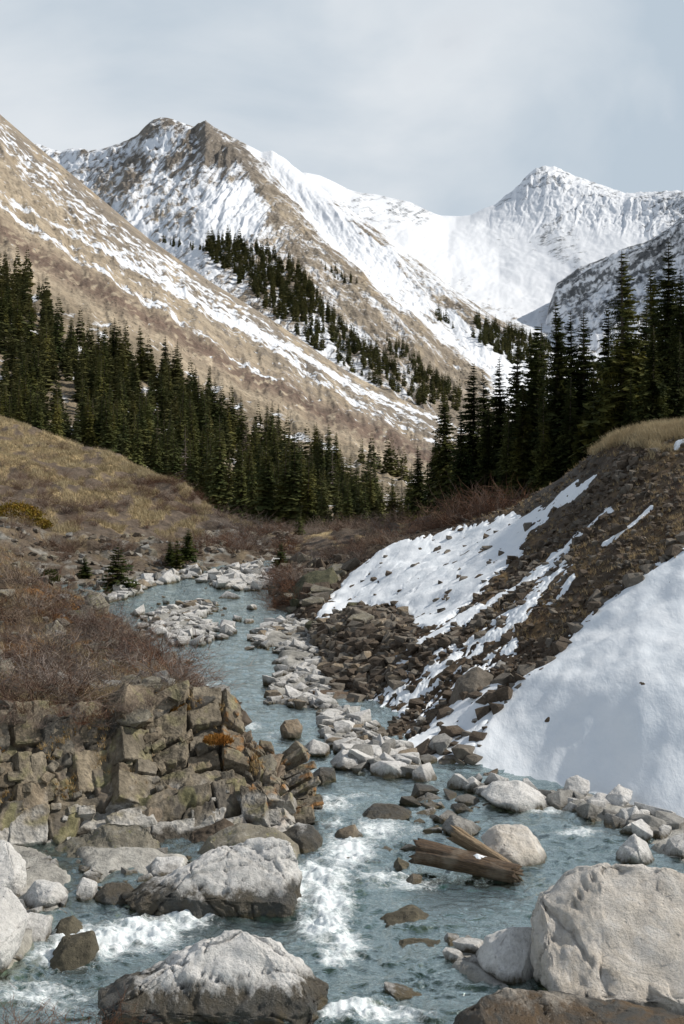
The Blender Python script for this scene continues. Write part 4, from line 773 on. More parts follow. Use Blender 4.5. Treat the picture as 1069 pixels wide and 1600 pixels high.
hero_rock('boulder', 'grey lichened lens shaped rock slab leaning against the cliff base', [(30, 1395), (60, 1345), (110, 1310), (170, 1283), (225, 1284), (255, 1310), (262, 1330), (200, 1355), (130, 1372), (80, 1400)], 25.2, .7, 'lichen_rock', 16, [(0, -.8, .6, .7)], 8, 20, 5, .05, .05)
hero_rock('boulder', 'dark angular block at the cliff base above the wide white slab', [(265, 1335), (300, 1300), (350, 1280), (385, 1300), (380, 1330), (320, 1345)], 26.0, .6, 'scree_rock', 17, (), 10)
H2 = [('pale bedrock shoulder joining the wide slab to the foot of the cliff', [(300, 1345), (325, 1305), (370, 1285), (430, 1290), (470, 1318), (478, 1350), (420, 1372), (330, 1372)], 25.0, .6, 'lichen_rock'),
      ('pale block on the far left edge above the white pile', [(-40, 1420), (-40, 1310), (10, 1312), (40, 1350), (42, 1395), (10, 1400)], 24.0, .6, PR),
      ('broken white rock slab lowest on the left pile', [(-60, 1380), (10, 1385), (50, 1430), (30, 1490), (-10, 1530), (-60, 1530)], 21.9, .8, PR),
      ('white boulder with dark brown underside hanging over the left water', [(20, 1450), (45, 1425), (80, 1432), (80, 1465), (50, 1482), (20, 1478)], 21.6, .45, PR),
      ('white angular rock in the middle of the left pile', [(35, 1400), (55, 1375), (90, 1378), (108, 1400), (70, 1428), (40, 1425)], 23.2, .4, PR),
      ('small upright white rock with an orange foot below the cliff', [(120, 1385), (130, 1370), (152, 1378), (155, 1400), (140, 1412), (122, 1405)], 23.6, .25, PR),
      ('dark wet boulder with a white cap between the small upright rock and the slab', [(148, 1395), (165, 1380), (200, 1380), (216, 1398), (210, 1412), (160, 1418)], 23.4, .4, 'dark_wet_rock'),
      ('flat topped white block under the cliff left of the wide slab', [(233, 1350), (245, 1338), (288, 1340), (292, 1362), (272, 1376), (238, 1374)], 24.3, .45, PR),
      ('smooth wet translucent looking rock under water at the left rapids', [(70, 1500), (100, 1460), (145, 1448), (155, 1480), (130, 1500), (80, 1520)], 21.3, .5, 'submerged_rock'),
      ('dark wet pointed rock at the head of the left rapids', [(80, 1455), (95, 1432), (115, 1425), (132, 1450), (110, 1470)], 22.0, .35, 'submerged_rock'),
      ('pale boulder on dark wet base beside the cliff corner', [(440, 1300), (465, 1285), (490, 1290), (505, 1310), (500, 1335), (470, 1335), (445, 1318)], 26.6, .5, 'dark_wet_rock'),
      ('small brown rock with a pale right side alone in the rapids', [(517, 1312), (530, 1295), (555, 1288), (565, 1308), (540, 1316)], 27.0, .28, TR),
      ('flat dark wet rock in mid stream upstream of the logs', [(562, 1275), (580, 1258), (615, 1255), (645, 1268), (640, 1282), (590, 1288)], 28.2, .6, 'dark_wet_rock'),
      ('low wet grey rock between the mid stream rock and the snow bank', [(645, 1250), (670, 1240), (700, 1250), (690, 1262), (655, 1262)], 29.3, .5, GR),
      ('large white rounded boulder behind the driftwood logs', [(750, 1310), (775, 1290), (820, 1290), (840, 1310), (853, 1335), (850, 1352), (820, 1358), (780, 1345)], 25.4, .65, BIG),
      ('rough grey boulder left of the large white boulder', [(690, 1290), (705, 1272), (735, 1280), (755, 1295), (735, 1310), (700, 1305)], 26.6, .4, GR),
      ('long white boulder with a dark front at the snow edge', [(750, 1240), (770, 1222), (810, 1218), (840, 1235), (866, 1250), (860, 1264), (820, 1272), (775, 1262)], 28.8, .7, PR),
      ('tall pale angular block standing against the snow', [(876, 1250), (885, 1218), (902, 1210), (922, 1220), (912, 1245), (895, 1258)], 28.6, .4, PR),
      ('pale wedge rock right of the tall angular block', [(910, 1255), (935, 1238), (958, 1245), (955, 1270), (925, 1272)], 27.9, .4, PR),
      ('pale cube like block leaning on the snow right of the wedge rock', [(942, 1262), (948, 1240), (968, 1225), (990, 1235), (975, 1262), (958, 1272)], 28.0, .35, PR),
      ('grey block near the snow overhang on the right', [(962, 1285), (970, 1262), (995, 1260), (1000, 1282), (985, 1295)], 27.4, .35, PR),
      ('bright white pyramid shaped rock standing in the water by the huge boulder', [(960, 1345), (970, 1318), (992, 1303), (1012, 1318), (1024, 1345), (1000, 1355), (970, 1354)], 24.8, .4, PR),
      ('cracked pale block at the right frame edge', [(1030, 1335), (1045, 1310), (1075, 1300), (1090, 1330), (1060, 1345)], 25.2, .4, PR),
      ('small white block against the snow at the right edge', [(1015, 1300), (1030, 1288), (1050, 1290), (1048, 1310), (1025, 1312)], 26.2, .3, PR),
      ('tan boulder with a pale end on the right side of the upper stream', [(437, 1135), (445, 1125), (465, 1122), (474, 1135), (470, 1155), (440, 1155)], 35.4, .4, TR),
      ('white boulder at the water edge below the tan boulder', [(470, 1170), (490, 1155), (515, 1165), (518, 1178), (480, 1184)], 33.6, .5, PR),
      ('white boulder right of the upstream cascade', [(515, 1190), (535, 1170), (562, 1178), (570, 1195), (540, 1205)], 32.6, .5, PR),
      ('white capped flat rock out in the stream left of the snow bank', [(478, 1218), (500, 1198), (522, 1200), (526, 1220), (500, 1228)], 31.4, .5, 'dark_wet_rock'),
      ('grey boulder under the snow tongue', [(600, 1160), (585, 1175), (595, 1195), (612, 1185), (610, 1160)], 33.0, .4, GR),
      ('dark boulder sunk in the snow, alone on the lower snow field', [(766, 1122), (775, 1110), (795, 1110), (803, 1125), (790, 1140), (775, 1136)], 34.0, .3, 'scree_rock'),
      ('large grey boulder half way up the stony slope, near the snow', [(700, 1110), (715, 1060), (745, 1040), (772, 1055), (760, 1085), (735, 1110)], 36.0, .6, 'scree_light'),
      ('square grey boulder in the stony band between the two snow fields', [(782, 960), (785, 938), (820, 930), (838, 940), (815, 965), (795, 978)], 43.0, .5, 'scree_light'),
      ('grey boulder with flat top near the end of the big snow field edge', [(820, 1072), (828, 1055), (850, 1052), (852, 1065), (838, 1075)], 35.8, .3, 'scree_light'),
      ('brown rock lying on the upper snow field', [(572, 905), (595, 884), (610, 885), (606, 900), (580, 910)], 60.0, .5, LR),
      ('small brown rock on the upper snow field near the willows', [(670, 880), (678, 855), (690, 852), (688, 870), (675, 884)], 60.0, .4, SR),
      ('dark rock among the wet stones at the toe of the snow', [(690, 1210), (700, 1180), (725, 1170), (735, 1200), (720, 1220)], 32.6, .4, SR),
      ('grey rock left of the dark toe rock', [(655, 1205), (665, 1185), (690, 1180), (695, 1205), (670, 1215)], 32.6, .4, 'scree_light'),
      ('dark mossy outcrop on the right bank upstream', [(440, 960), (448, 925), (480, 895), (520, 885), (530, 905), (500, 935), (470, 965)], 61.5, 2.0, 'moss_rock'),
      ('brown outcrop below the mossy one at the water', [(445, 985), (455, 960), (490, 940), (520, 935), (515, 965), (480, 990)], 58.0, 1.4, SR),
      ('yellowish boulder at the top of the mossy outcrop', [(505, 895), (520, 880), (538, 880), (535, 898), (515, 905)], 64.0, 1.0, LR),
      ('rounded tan boulder near the top of the left bank', [(132, 935), (140, 923), (155, 925), (172, 945), (168, 962), (150, 960)], 43.5, .5, LR),
      ('grey boulder below the rounded tan boulder', [(122, 955), (128, 945), (145, 946), (148, 960), (130, 966)], 42.5, .35, SL),
      ('rounded grey boulder half hidden by shrubs on the left bank', [(62, 1000), (70, 975), (90, 968), (105, 985), (100, 1005), (75, 1010)], 38.5, .5, LR),
      ('small pale boulder on the left bank among shrubs', [(165, 1010), (172, 995), (185, 1000), (186, 1015), (172, 1020)], 37.0, .25, LR),
      ('loose flat rock on the cliff top', [(180, 1120), (200, 1108), (232, 1108), (240, 1120), (215, 1132), (190, 1134)], 28.0, .35, LR),
      ('block at the top of the right cliff corner', [(395, 1215), (402, 1182), (425, 1175), (434, 1190), (430, 1235), (410, 1240)], 28.2, .5, LR),
      ('flat submerged rock with a pale tip in the rapids', [(575, 1445), (600, 1425), (650, 1418), (680, 1435), (670, 1450), (600, 1460)], 22.0, .6, 'submerged_rock'),
      ('second submerged brown rock below the pale tipped one', [(600, 1480), (630, 1462), (690, 1465), (700, 1480), (650, 1492)], 21.0, .5, 'submerged_rock'),
      ('small white stone alone in the shallow water before the pale pile', [(690, 1472), (700, 1460), (718, 1462), (718, 1474), (700, 1482)], 21.0, .22, PR),
      ('large white rock heap behind the left edge of the huge boulder', [(745, 1500), (760, 1465), (800, 1445), (840, 1450), (840, 1540), (780, 1540)], 20.4, .5, PR),
      ('grey faced pointed rock in the pale pile beside the huge boulder', [(735, 1510), (750, 1480), (775, 1465), (790, 1500), (770, 1520)], 20.0, .35, PR),
      ('white flat rock left of the pale pile', [(697, 1512), (715, 1498), (740, 1500), (735, 1516), (705, 1522)], 20.0, .3, PR),
      ('bright white snowy stone at the bottom centre by the water', [(598, 1560), (600, 1534), (640, 1545), (664, 1552), (640, 1560)], 19.0, .25, PR),
      ('small dark round rock left of the dark log', [(612, 1350), (622, 1338), (640, 1345), (638, 1358), (620, 1358)], 24.8, .25, 'submerged_rock'),
      ('glistening brown wet stone below the dark log', [(630, 1378), (645, 1365), (660, 1368), (660, 1380), (640, 1384)], 23.9, .25, TR)]
for i, (lb, ol, yc, th_, mt) in enumerate(H2): hero_rock('boulder', lb, ol, yc, th_, mt, 30+i, (), 11, 24, 5 if i in (1, 13, 15, 29) else 4, .05)
o = hero_rock('snow_lump', 'rounded lump of snow overhanging the water at the foot of the slope', [(597, 1215), (602, 1190), (620, 1183), (640, 1192), (645, 1212), (632, 1222), (610, 1224)], 31.6, .5, 'snow', 90, (), 3, 5, 4, .03, 0, 'snow')

# the 240 largest loose stones in view become boulders of their own, the rest stuff
rocks.sort(key=lambda r: -max(r[1])/r[0][1]+(1 if r[4] == 'bed' else 0))
ZL = {'bank_bar': ('pale stone in the white cobble bar along the right edge of the upper stream', 'boulder', 'pale stones of the right cobble bar'),
      'mid_bar': ('pale stone in the cobble island in the middle of the upper stream', 'boulder', 'pale stones of the cobble island'),
      'far_bar': ('pale stone on the far shore where the stream bends out of sight', 'boulder', 'pale stones of the far shore'),
      'toe': ('pale stone along the water at the foot of the lower snow field', 'boulder', 'stones at the foot of the snow'),
      'left_pile': ('small white stone in the pile on the left shore under the cliff', 'boulder', 'stones of the left shore'),
      'mid_water': ('wet stone lying in the open stream', 'boulder', 'stones in the stream'),
      'front_pile': ('white stone in the small pile left of the huge boulder', 'boulder', 'stones beside the huge boulder'),
      'scree': ('dark angular stone on the scree of the right slope', 'boulder', 'stones of the right scree'),
      'rubble': ('brown angular rock in the rubble pile below the upper snow field', 'boulder', 'rocks of the rubble pile'),
      'dark_rocks': ('dark rock between the snow patches above the stream edge', 'boulder', 'dark rocks between the snow patches'),
      'far_bank': ('grey stone on the rocky foot of the meadow hill', 'boulder', 'stones at the foot of the meadow'),
      'bed': ('stone on the bed under the clear water', 'boulder', 'stones on the stream bed'),
      'left_bank': ('lichened stone among the shrubs of the left bank', 'boulder', 'stones of the left bank')}
cache = {}; NI = 235
for i, (p, d, r, mt, zn) in enumerate(rocks[:NI]):
    k = (i % 12, mt)
    if k not in cache: me = mesh_np('boulder', *ROCKHI[i % 12], False); me.materials.append(M[mt]); cache[k] = me
    o = obj('boulder', cache[k], loc=p); o.scale = d; o.rotation_euler = r; lb = ZL[zn]; tag(o, lb[0], lb[1], lb[2])
def merge(items, name, mat, label, cat):
    Vs_, Fs_, off = [], [], 0
    for i, (p, d, r, _, _) in enumerate(items):
        big = max(d)/p[1]*F > 3.2
        V0, F0 = (ROCKLO if big else ROCKT)[i % (12 if big else 8)]; Rm = np.array(Euler(r).to_matrix()); Vs_.append((V0*np.array(d))@Rm.T+np.array(p)); Fs_.append(F0+off); off += len(V0)
    if not items: return
    me = mesh_np(name, np.concatenate(Vs_), np.concatenate(Fs_), False); o = obj(name, me, mat); tag(o, label, cat, None, 'stuff')
for nm, mts, zs, lb in (('scree_stones', (SR,), None, 'countless small dark stones covering the right slope'), ('scree_stones', (SL,), None, 'countless small grey stones scattered over the banks'), ('gravel', (PR,), None, 'small pale cobbles along the stream'), ('gravel', (GR,), None, 'small grey cobbles along the stream'), ('gravel', (TR,), None, 'small tan cobbles along the stream'), ('gravel', (LR,), None, 'small lichened stones on the left bank'), ('gravel', ('submerged_rock',), None, 'small brown stones under the water')):
    merge([r for r in rocks[NI:] if r[3] in mts], nm, M[mts[0]], lb, 'stones')
print('rocks', len(rocks))

# ------------------------------------------------------------------ trees
def conifer(seed, whorls, per, seg, wid=.17, droop=.35, gap=.12, bare=.04, needle=1.0):
    """unit-height spruce: trunk (verts, faces), crown tris"""
    r = np.random.default_rng(seed); V, Fc = [], []
    def tri(a, b, c): k = len(V); V.extend([a, b, c]); Fc.append((k, k+1, k+2))
    lean = r.normal(size=2)*.01
    for w in range(whorls):
        f = (w+r.random()*.6)/whorls; z = bare+(1-bare)*f; L = wid*((1-f)**.82)*(1+.0*f)+.008
        L *= .78+.44*r.random()
        if f < .12: L *= .75+f*2
        for b in range(per):
            if r.random() < gap: continue
            a = 2*math.pi*(b/per)+r.random()*1.2+w*1.3; l = L*(.6+.6*r.random()); ca, sa = math.cos(a), math.sin(a)
            el = .25*f+.0-droop*(1-f)*.9+r.normal()*.12
            for s in range(seg):
                t0 = (s+.1)/seg; t1 = min(1.12, t0+1.5/seg); wd_ = needle*l*(.34*(1-t0*.75))*(.7+.6*r.random())
                zz0 = z+l*t0*math.sin(el)*(1)-l*.12*t0*t0; zz1 = z+l*t1*math.sin(el)-l*.12*t1*t1+l*.10*(r.random()-.3)
                p0 = np.array([ca*l*t0+lean[0]*z, sa*l*t0+lean[1]*z, zz0]); p1 = np.array([ca*l*t1, sa*l*t1, zz1]); sd_ = np.array([-sa, ca, 0])
                for sg in (-1, 1):
                    j = r.normal(size=3)*l*.05; tip = p1*.55+p0*.45+sd_*sg*wd_+np.array([0, 0, -.35*wd_*r.random()])+j
                    tri(p0, p1, tip)
                tri(p0, p1, p0*.4+p1*.6+np.array([0, 0, -wd_*(.4+.5*r.random())])+r.normal(size=3)*l*.03)
    V = np.array(V); Fc = np.array(Fc)
    n = 6; T = []; TF = []
    for k, (z, rr) in enumerate([(-.03, .020), (.1, .015), (.45, .010), (.8, .0045), (1.01, .0008)]):
        for i in range(n): T.append((rr*math.cos(i*math.tau/n)+lean[0]*z, rr*math.sin(i*math.tau/n)+lean[1]*z, z))
    for k in range(4):
        for i in range(n): TF.append((k*n+i, k*n+(i+1) % n, (k+1)*n+(i+1) % n, (k+1)*n+i))
    return (V, Fc), (np.array(T), np.array(TF))
def tree_kit(seeds, *a, mat='spruce_needles', **k):
    out = []
    for s in seeds:
        (V, Fc), (T, TF) = conifer(s, *a, **k); c = mesh_np('crown', V, Fc, False); c.materials.append(M[mat]); tk = mesh_np('trunk', T, TF); tk.materials.append(M['spruce_bark']); out.append((c, tk))
    return out
HI = tree_kit(range(1, 8), 64, 10, 7, wid=.155, droop=.34, bare=.05, gap=.08, needle=1.15)
MID = tree_kit(range(20, 30), 40, 9, 3, wid=.145, droop=.5, gap=.04, needle=1.5, mat='forest_needles')
DEAD = tree_kit(range(70, 73), 26, 5, 3, wid=.12, droop=.3, gap=.45, bare=.15, needle=.45, mat='willow_grey')
YNG = tree_kit(range(40, 44), 22, 12, 5, wid=.25, droop=.1, bare=.02, gap=.0, mat='young_needles', needle=1.5)
def tree(kit, i, loc, h, wsc, label, group, cat='tree', name='spruce_tree'):
    c, tk = kit[i % len(kit)]; e = bpy.data.objects.new(name, None); C.objects.link(e); e.location = loc; e.empty_display_size = .2
    e.scale = (h*wsc, h*wsc, h); e.rotation_euler = (random.gauss(0, .022), random.gauss(0, .022), random.random()*6.28); tag(e, label, cat, group)
    obj('trunk', tk, parent=e); obj('crown', c, parent=e); return e
# right-hand spruces: (px, top py, Y, base py)
RT = [(700, 600, 92, 800, 'second'), (738, 567, 88, 805, ''), (765, 580, 90, 800, ''), (785, 560, 86, 800, ''), (805, 530, 84, 800, ''), (826, 508, 82, 800, ''), (845, 520, 86, 795, ''), (862, 500, 80, 790, ''), (878, 470, 78, 785, ''), (895, 488, 80, 780, ''), (912, 485, 79, 770, ''), (930, 560, 76, 760, ''), (948, 480, 84, 750, ''), (975, 396, 72, 735, ''), (1000, 470, 78, 730, ''), (1022, 420, 82, 720, ''), (1046, 376, 76, 710, ''), (1068, 420, 74, 705, ''), (1090, 400, 80, 700, ''), (1115, 430, 76, 700, ''), (1020, 510, 68, 700, ''), (1140, 380, 84, 700, ''), (1055, 520, 72, 700, ''), (680, 675, 98, 805, ''), (720, 640, 84, 800, ''), (655, 695, 100, 808, ''), (815, 600, 78, 795, ''), (850, 620, 76, 790, ''), (888, 590, 76, 780, ''), (760, 640, 84, 805, ''), (945, 620, 72, 745, ''), (905, 640, 74, 770, ''), (985, 590, 70, 720, ''), (790, 650, 80, 800, '')]
RL_ = {13: 'tallest free standing spruce with layered boughs, just left of the right corner group', 16: 'highest topped spruce near the right frame edge', 20: 'shorter reddish green spruce in front of the tall ones at the right', 1: 'leftmost tall spruce of the right group with a bare pale trunk', 8: 'spruce with the highest tip in the middle of the right dark group', 5: 'pointed spruce on the left side of the dense right group'}
for i, (x, ty, Y, by, _) in enumerate(RT):
    z0 = (HY-by)/F*Y; z1 = (HY-ty)/F*Y; h = z1-z0; w_ = 1.0 if i != 13 else 1.1
    tree(HI, i*3+1, ((x-CX)/F*Y, Y, z0), h, w_*min(1.15, random.uniform(.9, 1.1)), RL_.get(i, 'tall dark spruce in the dense group on the right bank'), None if i in RL_ else 'dark spruces of the right group')
SM = [(183, 850, 66, 932, 'small bushy spruce on the left shore of the upper stream', 1.5), (133, 868, 72, 905, 'tiny spruce left of the bushy spruce on the left shore', 1.4), (293, 825, 78, 875, 'taller of the young spruce pair below the meadow', 1.3), (276, 840, 76, 905, 'front yellow green young spruce of the pair below the meadow', 1.0), (266, 842, 77, 880, 'small spruce behind the yellow green pair', 1.1), (439, 845, 74, 905, 'young spruce standing in the willows at the right shore', 1.2), (467, 790, 98, 868, 'dark spruce in front of the forest above the stream bend', 1.2), (128, 697, 138, 722, 'little lone spruce on the crest of the meadow hill', 1.3), (168, 915, 64, 935, 'shrub sized spruce at the foot of the bushy spruce', 1.5), (515, 965, 58, 998, 'spindly sapling at the edge of the rubble pile', .9), (492, 845, 92, 872, 'young spruce right of the dark spruce above the bend', 1.1), (388, 860, 86, 885, 'tiny olive spruce in the far willows', 1.2)]
for i, (x, ty, Y, by, lb, w_) in enumerate(SM):
    z0 = (HY-by)/F*Y; tree(YNG if i != 6 else MID, i, ((x-CX)/F*Y, Y, z0), (by-ty)/F*Y, w_, lb, None)
# left forest
bpx, bpy_ = proj(B_V)
fl = np.interp(bpx, [-60, 0, 60, 110, 130, 160, 210, 280, 330, 390, 450, 520, 560, 600, 640, 700], [395, 420, 455, 545, 535, 560, 580, 610, 650, 690, 710, 760, 800, 815, 820, 825])
okF = (bpx > -50) & (bpx < 690) & (bpy_ > fl) & (bpy_ < 838) & (np.gradient(bpy_, axis=0) > -5)
P1, _ = pick(B_V, okF, 1000); P1 = P1[np.argsort(P1[:, 1])]
forest = []
for p in P1:
    x, y = CX+F*p[0]/p[1], HY-F*p[2]/p[1]
    snowgap = abs(y-(640+(x-150)*.42)) < 9 and 130 < x < 330
    if snowgap and random.random() < .7: continue
    if fbm(np.array(x/45), y/30, 3.3, 3) > .30: continue
    hpx = np.interp(p[1], [140, 200, 300, 450], [100, 92, 75, 62])*random.uniform(.5, 1.15)
    forest.append((p, hpx*p[1]/F, x, y))
fr_ = [(170, 725, 105), (300, 790, 105), (215, 735, 90), (330, 800, 120), (355, 815, 110), (395, 832, 125), (420, 838, 120), (445, 845, 150), (480, 848, 130), (505, 845, 110), (525, 842, 95), (545, 838, 85), (575, 832, 92), (592, 830, 75), (608, 828, 70), (375, 825, 125), (270, 775, 110), (245, 760, 95), (415, 805, 130), (460, 825, 150), (640, 812, 80), (620, 815, 60), (345, 790, 140), (290, 770, 125), (560, 830, 70), (90, 700, 90), (30, 690, 90), (60, 692, 80), (120, 705, 75)]
for x, y, hp in fr_:
    Y = np.interp(x, [0, 150, 300, 400, 640], [185, 178, 165, 135, 128]); forest.append((np.array([(x-CX)/F*Y, Y, (HY-y)/F*Y]), hp*Y/F, x, y))
def surf(x, y):
    best = None
    for Vg in (B_V, H_V):
        a, b_ = proj(Vg); d = np.abs(a-x)+np.abs(b_-y); ok = d < 6
        if ok.any():
            c = Vg[ok]; c = c[np.argmin(c[:, 1])]
            if best is None or c[1] < best[1]: best = c
    return best
for x, y, hp in [(580, 724, 55), (606, 732, 60), (622, 740, 50), (632, 746, 55), (565, 718, 45), (592, 728, 40), (612, 738, 62)]:
    p = surf(x, y)
    if p is not None: forest.append((p, hp*p[1]/F, x, y))
for k in range(20):
    x = 500+k*8+random.uniform(-5, 5); Y = random.uniform(126, 138); y = random.uniform(830, 840); forest.append((np.array([(x-CX)/F*Y, Y, (HY-y)/F*Y]), random.uniform(62, 98)*Y/F, x, y))
forest.sort(key=lambda q_: -q_[1]/q_[0][1])
far = []
for i, (p, h, x, y) in enumerate(forest):
    if i < 262 and i % 19 == 7: tree(DEAD, i, tuple(p), h*.85, 1.0, 'grey dead spruce with bare thin branches in the forest below the left mountain', 'dead spruces of the forest', name='dead_spruce')
    elif i < 262: tree(MID, i, tuple(p), h, random.uniform(.85, 1.2), 'dark green spruce in the dense forest on the left hillside' if x < 380 else 'dark green spruce in the forest at the valley bottom', 'spruces of the left forest' if x < 380 else 'spruces of the valley bottom')
    else: far.append((p, h))
# forests of the centre mountain
cpx, cpy = proj(C_V)
def far_forest(poly, n, hp):
    ok = sdf(cpx, cpy, poly) > 0
    P_, _ = pick(C_V, ok, n)
    for p in P_: far.append((p, hp*random.uniform(.55, 1.1)*p[1]/F))
far_forest([(318, 385), (345, 375), (400, 392), (450, 412), (490, 450), (520, 495), (570, 545), (640, 585), (700, 605), (725, 625), (718, 650), (650, 632), (560, 590), (500, 552), (430, 500), (380, 450), (335, 410)], 520, 30)
far_forest([(500, 410), (560, 440), (555, 450), (510, 430)], 16, 14); far_forest([(600, 530), (660, 560), (650, 575), (610, 555)], 26, 22); far_forest([(640, 565), (700, 600), (690, 615), (650, 590)], 30, 26)
far_forest([(668, 485), (700, 500), (800, 570), (850, 590), (860, 545), (800, 520), (750, 505), (735, 500), (760, 530), (700, 515)], 230, 24)
far_forest([(250, 378), (330, 388), (320, 396), (270, 388)], 14, 16)
low = [conifer(60+i, 22, 7, 1, wid=.14, droop=.5, needle=2.2, gap=.05)[0] for i in range(6)]
Vs_, Fs_, off = [], [], 0
for i, (p, h) in enumerate(far):
    V0, F0 = low[i % 6]; a = random.random()*6.28; c_, s_ = math.cos(a), math.sin(a); w_ = random.uniform(.9, 1.35)
    V1 = np.stack([(V0[:, 0]*c_-V0[:, 1]*s_)*h*w_, (V0[:, 0]*s_+V0[:, 1]*c_)*h*w_, V0[:, 2]*h], -1)+p; Vs_.append(V1); Fs_.append(F0+off); off += len(V0)
tag(obj('spruce_forest', mesh_np('spruce_forest', np.concatenate(Vs_), np.concatenate(Fs_), False), M['far_needles']), 'far spruce forest in bands on the mountain slopes', 'forest', None, 'stuff')

# ------------------------------------------------------------------ shrubs
def bush(seed, n, spread, seg=4, thin=.0075):
    r = np.random.default_rng(seed); V, Fc = [], []
    def tube(p, d, L, r0, depth):
        pts = [p]; dd = d.copy(); q_ = p.copy()
        for s in range(seg): dd = dd+r.normal(size=3)*.18+np.array([0, 0, .03]); dd /= np.linalg.norm(dd); q_ = q_+dd*L/seg; pts.append(q_.copy())
        up = np.array([.3, .2, 1.]); base = len(V)
        for k, pt in enumerate(pts):
            rr = r0*(1-k/(seg+.3)); a = np.cross(dd, up); a /= np.linalg.norm(a)+1e-6; b_ = np.cross(dd, a)
            for j in range(3): an = j*2.094; V.append(pt+rr*(math.cos(an)*a+math.sin(an)*b_))
        for k in range(seg):
            for j in range(3): Fc.append((base+k*3+j, base+k*3+(j+1) % 3, base+k*3+3+(j+1) % 3, base+k*3+3+j))
        if depth:
            for _ in range(5):
                k = r.integers(1, seg+1); nd = dd*.8+r.normal(size=3)*.55; nd[2] += .15; nd /= np.linalg.norm(nd); tube(pts[k], nd, L*r.uniform(.3, .55), r0*.6, depth-1)
    for i in range(n):
        a = r.random()*6.28; el = r.uniform(.25, 1.45); d = np.array([math.cos(a)*math.cos(el)*spread, math.sin(a)*math.cos(el)*spread, math.sin(el)]); d /= np.linalg.norm(d)
        tube(np.array([r.normal()*.12, r.normal()*.12, -.03]), d, r.uniform(.55, 1.), thin, 1)
    return np.array(V), np.array(Fc)
BUSH = {}
for mt in ('willow_twigs', 'willow_red', 'willow_grey', 'willow_pale'):
    BUSH[mt] = []
    for s in range(4):
        v, f = bush(s+7, 34, 1.5); me = mesh_np('shrub', v, f, False); me.materials.append(M[mt]); BUSH[mt].append(me)
SHR = []
def shrub(p, s, mt, label, group, hz=.75): SHR.append((tuple(p), s, mt, label, group, hz))
Lpx, Lpy = proj(L_V)
okL = (Lpx > -40) & (Lpx < 290) & (Lpy < 1112) & (sdf(Lpx, Lpy, [(-60, 850), (0, 880), (130, 950), (210, 990), (270, 1060), (330, 1095), (270, 1075), (190, 1110), (-60, 1112)]) > 0)
okL2 = okL & (fbm(Lpx/55, Lpy/30, 3.7, 3) < .14)
P_, _ = pick(L_V, okL2, 92)
for p in P_: shrub(p, random.uniform(.8, 2.0), random.choice(['willow_red', 'willow_grey', 'willow_twigs', 'willow_grey', 'willow_pale']), 'leafless twiggy shrub in the brown thicket on top of the cliff', 'shrubs of the left bank thicket', .6)
for x, y, Y, s in [(318, 1092, 32.5, .8), (250, 1065, 35, .9), (205, 1010, 38.5, 1.1), (170, 1000, 39, 1.2), (235, 1040, 36.5, .9)]:
    shrub(((x-CX)/F*Y, Y, (HY-y)/F*Y-.1), s, 'willow_grey', 'grey leafless shrub on the bank edge over the stream', 'shrubs on the bank edge', .75)
for k in range(44):      # willows along the top of the upper snow field
    f = k/43; x = np.interp(f, [0, .35, 1], [560, 680, 800])+random.uniform(-8, 8); y = np.interp(x, [560, 640, 700, 810], [868, 850, 832, 805]); Y = np.interp(x, [560, 700, 810], [69, 66, 64])+random.uniform(0, 5)
    shrub(((x-CX)/F*Y, Y, (HY-y)/F*Y-.25), random.uniform(1.7, 2.4)*np.interp(x, [560, 680, 760, 810], [.8, 1.0, 1.45, 1.1]), random.choice(['willow_twigs', 'willow_red', 'willow_twigs']), 'brown leafless willow along the upper edge of the snow field', 'willows above the snow field', .8)
for x0, x1, y0, y1, n, s, mt in [(300, 470, 845, 880, 46, 1.6, 'willow_red'), (340, 640, 828, 850, 50, 2.0, 'willow_twigs'), (60, 330, 770, 815, 40, 1.5, 'willow_twigs'), (0, 90, 740, 800, 26, 1.4, 'willow_twigs'), (0, 200, 700, 760, 20, 1.1, 'willow_grey'), (150, 330, 760, 800, 26, 1.3, 'willow_red'), (0, 130, 690, 760, 12, 1.3, 'willow_twigs'), (150, 300, 855, 890, 22, 1.3, 'willow_twigs'), (0, 160, 800, 850, 20, 1.4, 'willow_twigs'), (410, 470, 900, 955, 34, 1.4, 'willow_red'), (470, 640, 842, 880, 34, 1.3, 'willow_twigs'), (200, 320, 800, 830, 10, 1.2, 'willow_twigs'), (0, 130, 850, 900, 16, 1.3, 'willow_twigs'), (520, 600, 845, 866, 12, 1.2, 'willow_red')]:
    sS = x0 in (410, 470); ok = (Gpx > x0) & (Gpx < x1) & (Gpy > y0) & (Gpy < y1) if not sS else (Spx > x0) & (Spx < x1) & (Spy > y0) & (Spy < y1)
    P_, _ = pick(S_V if sS else G_V, ok & ((S_snow < .2) if sS else True), n)
    for p in P_: shrub(p, random.uniform(.8, 1.2)*s, mt if random.random() < .7 else 'willow_grey', 'dark leafless willow on the banks of the stream bend', 'willows at the stream bend', .7)
